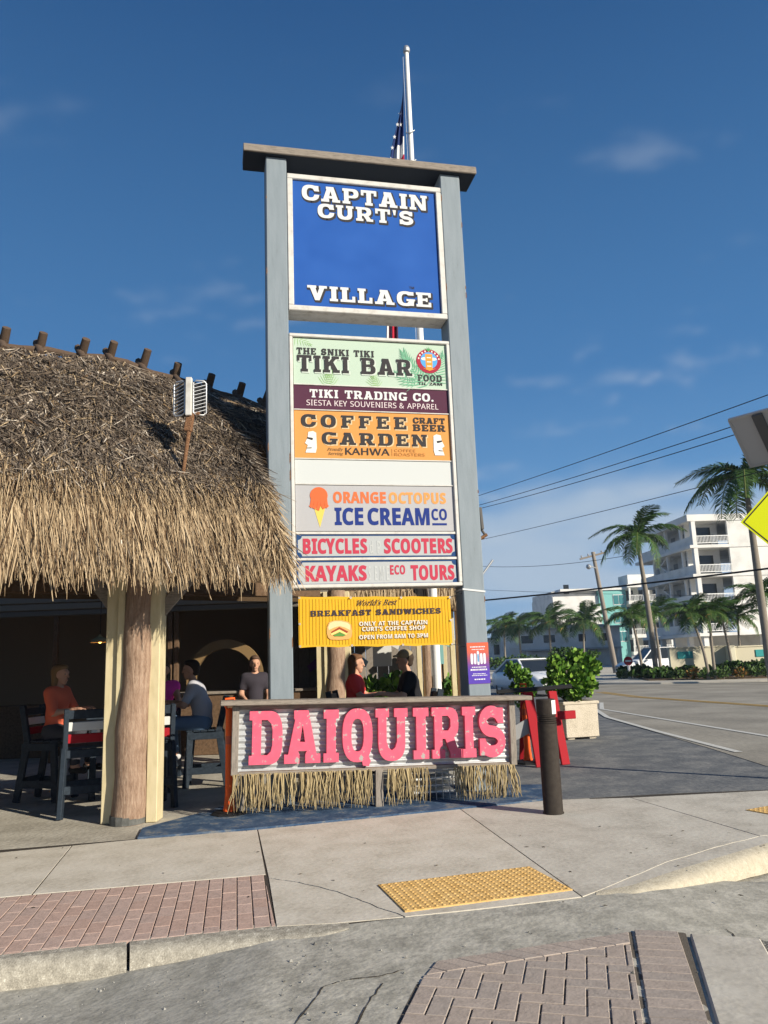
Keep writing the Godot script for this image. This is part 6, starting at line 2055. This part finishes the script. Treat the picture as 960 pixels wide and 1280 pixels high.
# ---------------------------------------------------------------- people
func nets(st, bones, cell, blend, balls = [], cuts = []):
	# bones: [a, b, ra, rb]; balls: [centre, radii]; meshed as surface nets
	var lo = Vector3(1e9, 1e9, 1e9); var hi = -lo
	for b in bones:
		var r = maxf(b[2], b[3]) + cell * 2
		for p in [b[0], b[1]]:
			lo = lo.min(p - Vector3.ONE * r); hi = hi.max(p + Vector3.ONE * r)
	for b in balls:
		lo = lo.min(b[0] - b[1] - Vector3.ONE * cell * 2); hi = hi.max(b[0] + b[1] + Vector3.ONE * cell * 2)
	var nx = int((hi.x - lo.x) / cell) + 2; var ny = int((hi.y - lo.y) / cell) + 2; var nz = int((hi.z - lo.z) / cell) + 2
	var F = PackedFloat32Array(); F.resize(nx * ny * nz); F.fill(1.0)
	var reach = blend + cell * 2.0
	for b in bones:
		var a = b[0]; var ab = b[1] - b[0]; var l2 = maxf(ab.length_squared(), 1e-8)
		var r = maxf(b[2], b[3]) + reach
		var bl = a.min(b[1]) - Vector3.ONE * r; var bh = a.max(b[1]) + Vector3.ONE * r
		for z in range(maxi(0, int((bl.z - lo.z) / cell)), mini(nz - 1, int((bh.z - lo.z) / cell) + 1)):
			for y in range(maxi(0, int((bl.y - lo.y) / cell)), mini(ny - 1, int((bh.y - lo.y) / cell) + 1)):
				for x in range(maxi(0, int((bl.x - lo.x) / cell)), mini(nx - 1, int((bh.x - lo.x) / cell) + 1)):
					var p = lo + Vector3(x, y, z) * cell
					var h = clampf((p - a).dot(ab) / l2, 0.0, 1.0)
					var d = p.distance_to(a + ab * h) - lerpf(b[2], b[3], h)
					var i = x + nx * (y + ny * z)
					var k = maxf(blend - absf(F[i] - d), 0.0) / blend
					F[i] = minf(F[i], d) - k * k * blend * 0.25
	for b in balls:
		var bl = b[0] - b[1] - Vector3.ONE * reach; var bh = b[0] + b[1] + Vector3.ONE * reach
		for z in range(maxi(0, int((bl.z - lo.z) / cell)), mini(nz - 1, int((bh.z - lo.z) / cell) + 1)):
			for y in range(maxi(0, int((bl.y - lo.y) / cell)), mini(ny - 1, int((bh.y - lo.y) / cell) + 1)):
				for x in range(maxi(0, int((bl.x - lo.x) / cell)), mini(nx - 1, int((bh.x - lo.x) / cell) + 1)):
					var p = lo + Vector3(x, y, z) * cell
					var e = (p - b[0]) / b[1]
					var d = (e.length() - 1.0) * minf(b[1].x, minf(b[1].y, b[1].z))
					var i = x + nx * (y + ny * z)
					var k = maxf(blend - absf(F[i] - d), 0.0) / blend
					F[i] = minf(F[i], d) - k * k * blend * 0.25
	for b in cuts:         # carve
		for z in nz:
			for y in ny:
				for x in nx:
					var p = lo + Vector3(x, y, z) * cell
					var e = (p - b[0]) / b[1]
					var d = (e.length() - 1.0) * minf(b[1].x, minf(b[1].y, b[1].z))
					var i = x + nx * (y + ny * z)
					F[i] = maxf(F[i], -d)
	var vid = {}
	var off = [0, 1, nx, nx + 1, nx * ny, nx * ny + 1, nx * ny + nx, nx * ny + nx + 1]
	for z in nz - 1:
		for y in ny - 1:
			for x in nx - 1:
				var i = x + nx * (y + ny * z)
				var m = 0
				for c in 8:
					if F[i + off[c]] < 0.0: m += 1
				if m == 0 or m == 8: continue
				var s = Vector3.ZERO; var n = 0
				for c in 8:
					for ax in 3:
						if c & (1 << ax): continue
						var c2 = c | (1 << ax)
						var fa = F[i + off[c]]; var fb = F[i + off[c2]]
						if (fa < 0.0) != (fb < 0.0):
							var tt = fa / (fa - fb)
							var p = Vector3(c & 1, (c >> 1) & 1, (c >> 2) & 1)
							p[ax] += tt
							s += p; n += 1
				vid[i] = lo + (Vector3(x, y, z) + s / n) * cell
	st.set_smooth_group(0)
	var step = [1, nx, nx * ny]
	for i in vid.keys():
		for ax in 3:
			if (F[i] < 0.0) == (F[i + step[ax]] < 0.0): continue
			var u = step[(ax + 1) % 3]; var v = step[(ax + 2) % 3]
			if not (vid.has(i - u) and vid.has(i - v) and vid.has(i - u - v)): continue
			if F[i] < 0.0: q(st, vid[i], vid[i - v], vid[i - u - v], vid[i - u])
			else: q(st, vid[i], vid[i - u], vid[i - u - v], vid[i - v])
	st.set_smooth_group(-1)

func person(label, at, turn, seat, o):
	# o: shirt, trousers, hair colours; long_hair, cap, sleeve, standing, arm
	var t = thing("person", label, "person", at, turn, "guests in the bar")
	var J = {}
	var hip = seat + 0.1
	J.pelvis = Vector3(0, hip, 0); J.waist = Vector3(0, hip + 0.2, 0.0); J.chest = Vector3(0, hip + 0.4, o.get("lean", 0.0) + 0.0)
	J.neck = Vector3(0, hip + 0.56, o.get("lean", 0.0) * 1.3); J.head = Vector3(0, hip + 0.72, o.get("lean", 0.0) * 1.5 + 0.03)
	var arms = []; var legs = []
	var hands = []
	for s in [-1.0, 1.0]:
		var sh = J.neck + Vector3(s * 0.175, -0.065, -0.01)
		var el; var wr
		if o.get("standing", false):
			el = sh + Vector3(s * 0.06, -0.28, 0.02); wr = el + Vector3(-s * 0.06, -0.1, 0.22)
		else:
			el = sh + Vector3(s * 0.07, -0.25, 0.12); wr = el + Vector3(-s * 0.1, 0.0 + o.get("raise", 0.03), 0.24)
		arms.append([sh, el, wr])
		hands.append([wr, (wr - el).normalized(), s])
		var hp = J.pelvis + Vector3(s * 0.095, -0.02, 0.02)
		var kn; var an; var toe
		if o.get("standing", false):
			kn = hp + Vector3(s * 0.01, -0.42, 0.02); an = Vector3(s * 0.11, 0.09, -0.01)
		else:
			kn = hp + Vector3(s * 0.07, 0.02, 0.42); an = kn + Vector3(0, -0.43, -0.06)
		toe = an + Vector3(s * 0.02, -0.05, 0.15)
		legs.append([hp, kn, an, toe])
	var body = []
	body.append([J.pelvis + Vector3(-0.07, 0, 0), J.pelvis + Vector3(0.07, 0, 0), 0.12, 0.12])
	body.append([J.pelvis, J.waist, 0.125, 0.115]); body.append([J.waist, J.chest, 0.115, 0.125])
	body.append([J.chest + Vector3(-0.08, 0.03, 0), J.chest + Vector3(0.08, 0.03, 0), 0.105, 0.105])
	body.append([J.neck + Vector3(-0.14, -0.06, 0), J.neck + Vector3(0.14, -0.06, 0), 0.06, 0.06])
	var skin = body.duplicate()
	skin.append([J.neck + Vector3(0, -0.05, 0), J.head + Vector3(0, -0.08, -0.01), 0.06, 0.052])
	for a in arms:
		skin.append([a[0], a[1], 0.052, 0.042]); skin.append([a[1], a[2], 0.042, 0.028])
	for l in legs:
		skin.append([l[0], l[1], 0.09, 0.06]); skin.append([l[1], l[2], 0.058, 0.038]); skin.append([l[2], l[3], 0.04, 0.032])
	var st = S()
	nets(st, skin, 0.024, 0.05)
	# head on a finer grid: skull, jaw, nose, ears, brow
	var H = J.head
	nets(st, [[H + Vector3(0, -0.1, 0.05), H + Vector3(0, -0.06, 0.03), 0.035, 0.055], [H + Vector3(0, 0.015, 0.096), H + Vector3(0, -0.03, 0.112), 0.009, 0.015], [H + Vector3(-0.035, 0.032, 0.083), H + Vector3(0.035, 0.032, 0.083), 0.014, 0.014], [H + Vector3(-0.02, -0.068, 0.088), H + Vector3(0.02, -0.068, 0.088), 0.01, 0.01]], 0.011, 0.025, [[H + Vector3(0, 0.025, 0), Vector3(0.076, 0.1, 0.094)], [H + Vector3(-0.078, -0.005, 0), Vector3(0.012, 0.032, 0.02)], [H + Vector3(0.078, -0.005, 0), Vector3(0.012, 0.032, 0.02)]])
	# hands: palm and five fingers
	for h in hands:
		var d = h[1]
		var sd = d.cross(Vector3.UP).normalized() * h[2]          # outwards
		var up = sd.cross(d).normalized() * h[2]
		var c = h[0]
		nets(st, [[c, c + d * 0.07 + sd * 0.022, 0.024, 0.018], [c, c + d * 0.07 - sd * 0.022, 0.024, 0.018]], 0.009, 0.02)
		for k in 4:
			var b = c + d * 0.075 + sd * (-0.03 + 0.02 * k)
			var l = [0.06, 0.07, 0.065, 0.05][k]
			var m = b + d * l * 0.5 - up * 0.006; var e = m + d * l * 0.42 - up * 0.028
			tube(st, [b - d * 0.02, m, e], [0.009, 0.0085, 0.007], 6)
		var tb = c + d * 0.025 - sd * 0.025
		tube(st, [tb, tb + d * 0.035 - sd * 0.025, tb + d * 0.065 - sd * 0.025 - up * 0.012], [0.011, 0.01, 0.008], 6)
	part("body", st, o.get("skin", M.skin), t)
	# eyes and mouth
	st = S()
	for s in [-1.0, 1.0]: ball(st, H + Vector3(s * 0.033, 0.012, 0.083), 0.012, 8)
	part("eyes", st, mat(0.12, 0.1, 0.09, 0.3), t)
	st = S()
	bx(st, H + Vector3(0, -0.066, 0.0975), Vector3(0.042, 0.007, 0.006), Basis(), 0.002)
	part("mouth", st, mat(0.3, 0.1, 0.09, 0.6), t)
	# clothes
	st = S()
	var cl = []
	for b in body: cl.append([b[0], b[1], b[2] + 0.018, b[3] + 0.018])
	var sl = o.get("sleeve", 0.6)
	for a in arms:
		cl.append([a[0], a[0].lerp(a[1], minf(sl, 1.0)), 0.07, 0.064])
		if sl > 1.0: cl.append([a[1], a[1].lerp(a[2], sl - 1.0), 0.06, 0.045])
	nets(st, cl, 0.022, 0.045)
	part("shirt", st, mat(o.shirt[0], o.shirt[1], o.shirt[2], 0.9), t)
	st = S()
	cl = [[J.pelvis + Vector3(-0.07, -0.01, 0), J.pelvis + Vector3(0.07, -0.01, 0), 0.145, 0.145]]
	for l in legs:
		cl.append([l[0], l[1], 0.108, 0.078])
		if o.get("long_trousers", true): cl.append([l[1], l[1].lerp(l[2], 0.9), 0.078, 0.06])
	nets(st, cl, 0.024, 0.045)
	var tr = o.get("trousers", [0.08, 0.13, 0.22])
	part("trousers", st, mat(tr[0], tr[1], tr[2], 0.9), t)
	st = S()
	for l in legs: nets(st, [[l[2] + Vector3(0, -0.04, -0.03), l[3] + Vector3(0, 0.0, 0.0), 0.048, 0.042]], 0.018, 0.02)
	part("shoes", st, mat(0.5, 0.5, 0.5, 0.7) if o.get("white_shoes", false) else M.black, t)
	# hair
	st = S()
	var hb = [[H + Vector3(0, 0.06, -0.035), Vector3(0.088, 0.09, 0.092)], [H + Vector3(0, 0.1, 0.03), Vector3(0.07, 0.04, 0.065)]]
	var bn = [[H + Vector3(0, 0.03, -0.06), H + Vector3(0, -0.03, -0.065), 0.07, 0.055]]
	if o.get("long_hair", false):
		bn.append([H + Vector3(-0.05, 0.0, -0.04), H + Vector3(-0.06, -0.22, -0.06), 0.05, 0.035]); bn.append([H + Vector3(0.05, 0.0, -0.04), H + Vector3(0.06, -0.22, -0.06), 0.05, 0.035])
		bn.append([H + Vector3(0.0, 0.0, -0.07), H + Vector3(0.0, -0.26, -0.09), 0.055, 0.04])
	nets(st, bn, 0.014, 0.03, hb)
	var hc = o.hair
	part("hair", st, mat(hc[0], hc[1], hc[2], 0.7), t)
	if o.get("cap", false):
		st = S()
		nets(st, [[H + Vector3(0, 0.07, 0.08), H + Vector3(0, 0.062, 0.16), 0.02, 0.012]], 0.014, 0.03, [[H + Vector3(0, 0.08, -0.01), Vector3(0.098, 0.082, 0.112)]])
		for s in [-0.05, 0.05]: tube(st, [H + Vector3(s * 0.6, 0.07, 0.09), H + Vector3(s * 0.8, 0.064, 0.15)], 0.018, 6)
		part("cap", st, mat(0.3, 0.24, 0.15, 0.9), t)
	return t
func build_people():
	person("woman in a coral top with long fair hair sitting in profile at the high table", Vector3(-4.42, 0, -10.45), deg_to_rad(80), 0.76, {"shirt": [0.72, 0.15, 0.08], "hair": [0.22, 0.13, 0.06], "long_hair": true, "sleeve": 0.95, "trousers": [0.05, 0.05, 0.06]})
	person("man in a grey t-shirt and jeans on a high chair leaning to the table", Vector3(-2.68, 0, -11.2), deg_to_rad(-82), 0.76, {"shirt": [0.42, 0.42, 0.46], "hair": [0.03, 0.02, 0.015], "lean": 0.09, "sleeve": 0.75, "trousers": [0.14, 0.22, 0.34], "white_shoes": true})
	person("guest in a bright pink sleeveless top half hidden by the log column", Vector3(-3.42, 0, -11.85), deg_to_rad(5), 0.76, {"shirt": [0.85, 0.06, 0.45], "hair": [0.06, 0.04, 0.03], "long_hair": true, "sleeve": 0.15})
	person("woman in dark clothes standing in the shade near the wooden arch", Vector3(-2.33, 0, -13.5), deg_to_rad(20), 0.82, {"shirt": [0.04, 0.035, 0.045], "hair": [0.1, 0.06, 0.04], "standing": true, "long_hair": true})
	person("man in a black t-shirt and tan cap seated behind the letter board", Vector3(0.3, 0, -11.0), deg_to_rad(-84), 0.78, {"shirt": [0.015, 0.015, 0.018], "hair": [0.05, 0.035, 0.025], "cap": true, "lean": 0.04, "sleeve": 0.7})
	person("woman in a red top with long brown hair seated behind the letter board", Vector3(-0.52, 0, -11.6), deg_to_rad(84), 0.76, {"shirt": [0.7, 0.05, 0.05], "hair": [0.16, 0.08, 0.04], "long_hair": true, "sleeve": 0.6})

# ---------------------------------------------------------------- the scene
func sky_image():
	var w = 1024; var h = 512
	var im = Image.create(w, h, false, Image.FORMAT_RGBF)
	var n = FastNoiseLite.new(); n.seed = 5; n.frequency = 1.0; n.fractal_octaves = 5
	var n2 = FastNoiseLite.new(); n2.seed = 12; n2.frequency = 0.8; n2.fractal_octaves = 4
	var stops = [[0.0, Color(0.24, 0.40, 0.60)], [0.07, Color(0.22, 0.395, 0.63)], [0.17, Color(0.14, 0.325, 0.6)], [0.35, Color(0.072, 0.21, 0.455)], [0.7, Color(0.028, 0.1, 0.26)], [1.0, Color(0.02, 0.075, 0.21)]]
	for y in h:
		var el = PI * (0.5 - (y + 0.5) / h)
		var sy = sin(el)
		var base = Color(0.2, 0.19, 0.17)
		if sy >= 0.0:
			for i in stops.size() - 1:
				if sy >= stops[i][0]: base = stops[i][1].lerp(stops[i + 1][1], (sy - stops[i][0]) / (stops[i + 1][0] - stops[i][0]))
		for x in w:
			var az = TAU * ((x + 0.5) / w - 0.5)
			var c = base
			if sy > 0.0:
				var d = Vector3(sin(az) * cos(el), sy, -cos(az) * cos(el))
				# low bank of soft cloud
				var b = n2.get_noise_3d(d.x * 3.0, d.y * 15.0, d.z * 3.0)
				var m = smoothstep(-0.45, 0.2, b) * smoothstep(0.245, 0.16, sy + 0.05 * n.get_noise_3d(d.x * 4, d.y * 10, d.z * 4)) * smoothstep(0.0, 0.09, sy)
				c = c.lerp(Color(0.44, 0.54, 0.66), 0.85 * m)
				# thin high wisps
				var p = Vector2(d.x, d.z) / (sy + 0.12)
				var wv = n.get_noise_3d(p.x * 1.1, p.y * 2.6, 3.0) + 0.4 * n.get_noise_3d(p.x * 5.0, p.y * 11.0, 9.0)
				c = c.lerp(Color(0.5, 0.58, 0.68), 0.36 * smoothstep(0.12, 0.62, wv) * smoothstep(0.05, 0.2, sy) * smoothstep(0.75, 0.4, sy))
				# small bright puffs
				var pf = n.get_noise_3d(p.x * 4.2 + 7.0, p.y * 4.2, 20.0)
				var zone = n2.get_noise_3d(p.x * 0.6, p.y * 0.6, 31.0)
				c = c.lerp(Color(0.66, 0.7, 0.76), 0.5 * smoothstep(0.2, 0.6, pf) * smoothstep(0.3, 0.55, zone) * smoothstep(0.12, 0.2, sy) * smoothstep(0.5, 0.35, sy))
			im.set_pixel(x, y, c)
	return im
func _ready():
	rng.seed = 20
	# camera, sky, sun, exposure
	cam_basis = Basis(Vector3.RIGHT, deg_to_rad(11.0)) * Basis(Vector3.BACK, deg_to_rad(-2.13))
	var cam = Camera3D.new()
	cam.name = "camera"
	cam.fov = rad_to_deg(2.0 * atan(640.0 / 960.0))
	cam.far = 2000.0
	cam.transform = Transform3D(cam_basis, EYE)
	cam.current = true
	add_child(cam)
	var env = Environment.new()
	env.background_mode = Environment.BG_SKY
	var sm = PanoramaSkyMaterial.new()
	sm.panorama = ImageTexture.create_from_image(sky_image())
	sm.energy_multiplier = 0.72
	env.sky = Sky.new()
	env.sky.sky_material = sm
	env.tonemap_mode = Environment.TONE_MAPPER_LINEAR
	env.tonemap_exposure = 1.4
	env.sdfgi_enabled = true; env.ssao_enabled = true; env.ssil_enabled = true
	env.fog_enabled = true
	env.fog_density = 0.0004
	env.fog_light_color = Color(0.78, 0.84, 0.92)
	var we = WorldEnvironment.new()
	we.name = "world"
	we.environment = env
	add_child(we)
	var sun = DirectionalLight3D.new()
	sun.name = "sun"
	var az = deg_to_rad(38.2); var elv = deg_to_rad(22.5)
	var to_sun = Vector3(cos(az) * cos(elv), sin(elv), sin(az) * cos(elv))
	sun.basis = Basis.looking_at(-to_sun)
	sun.light_color = Color(1.0, 0.96, 0.885)
	sun.light_energy = 1.55
	sun.light_angular_distance = 0.5
	sun.shadow_enabled = true
	add_child(sun)
	make_materials()
	build_ground()
	build_sign()
	build_board()
	build_bollard()
	build_hut()
	build_buildings()
	build_street_things()
	build_plants()
	build_people()
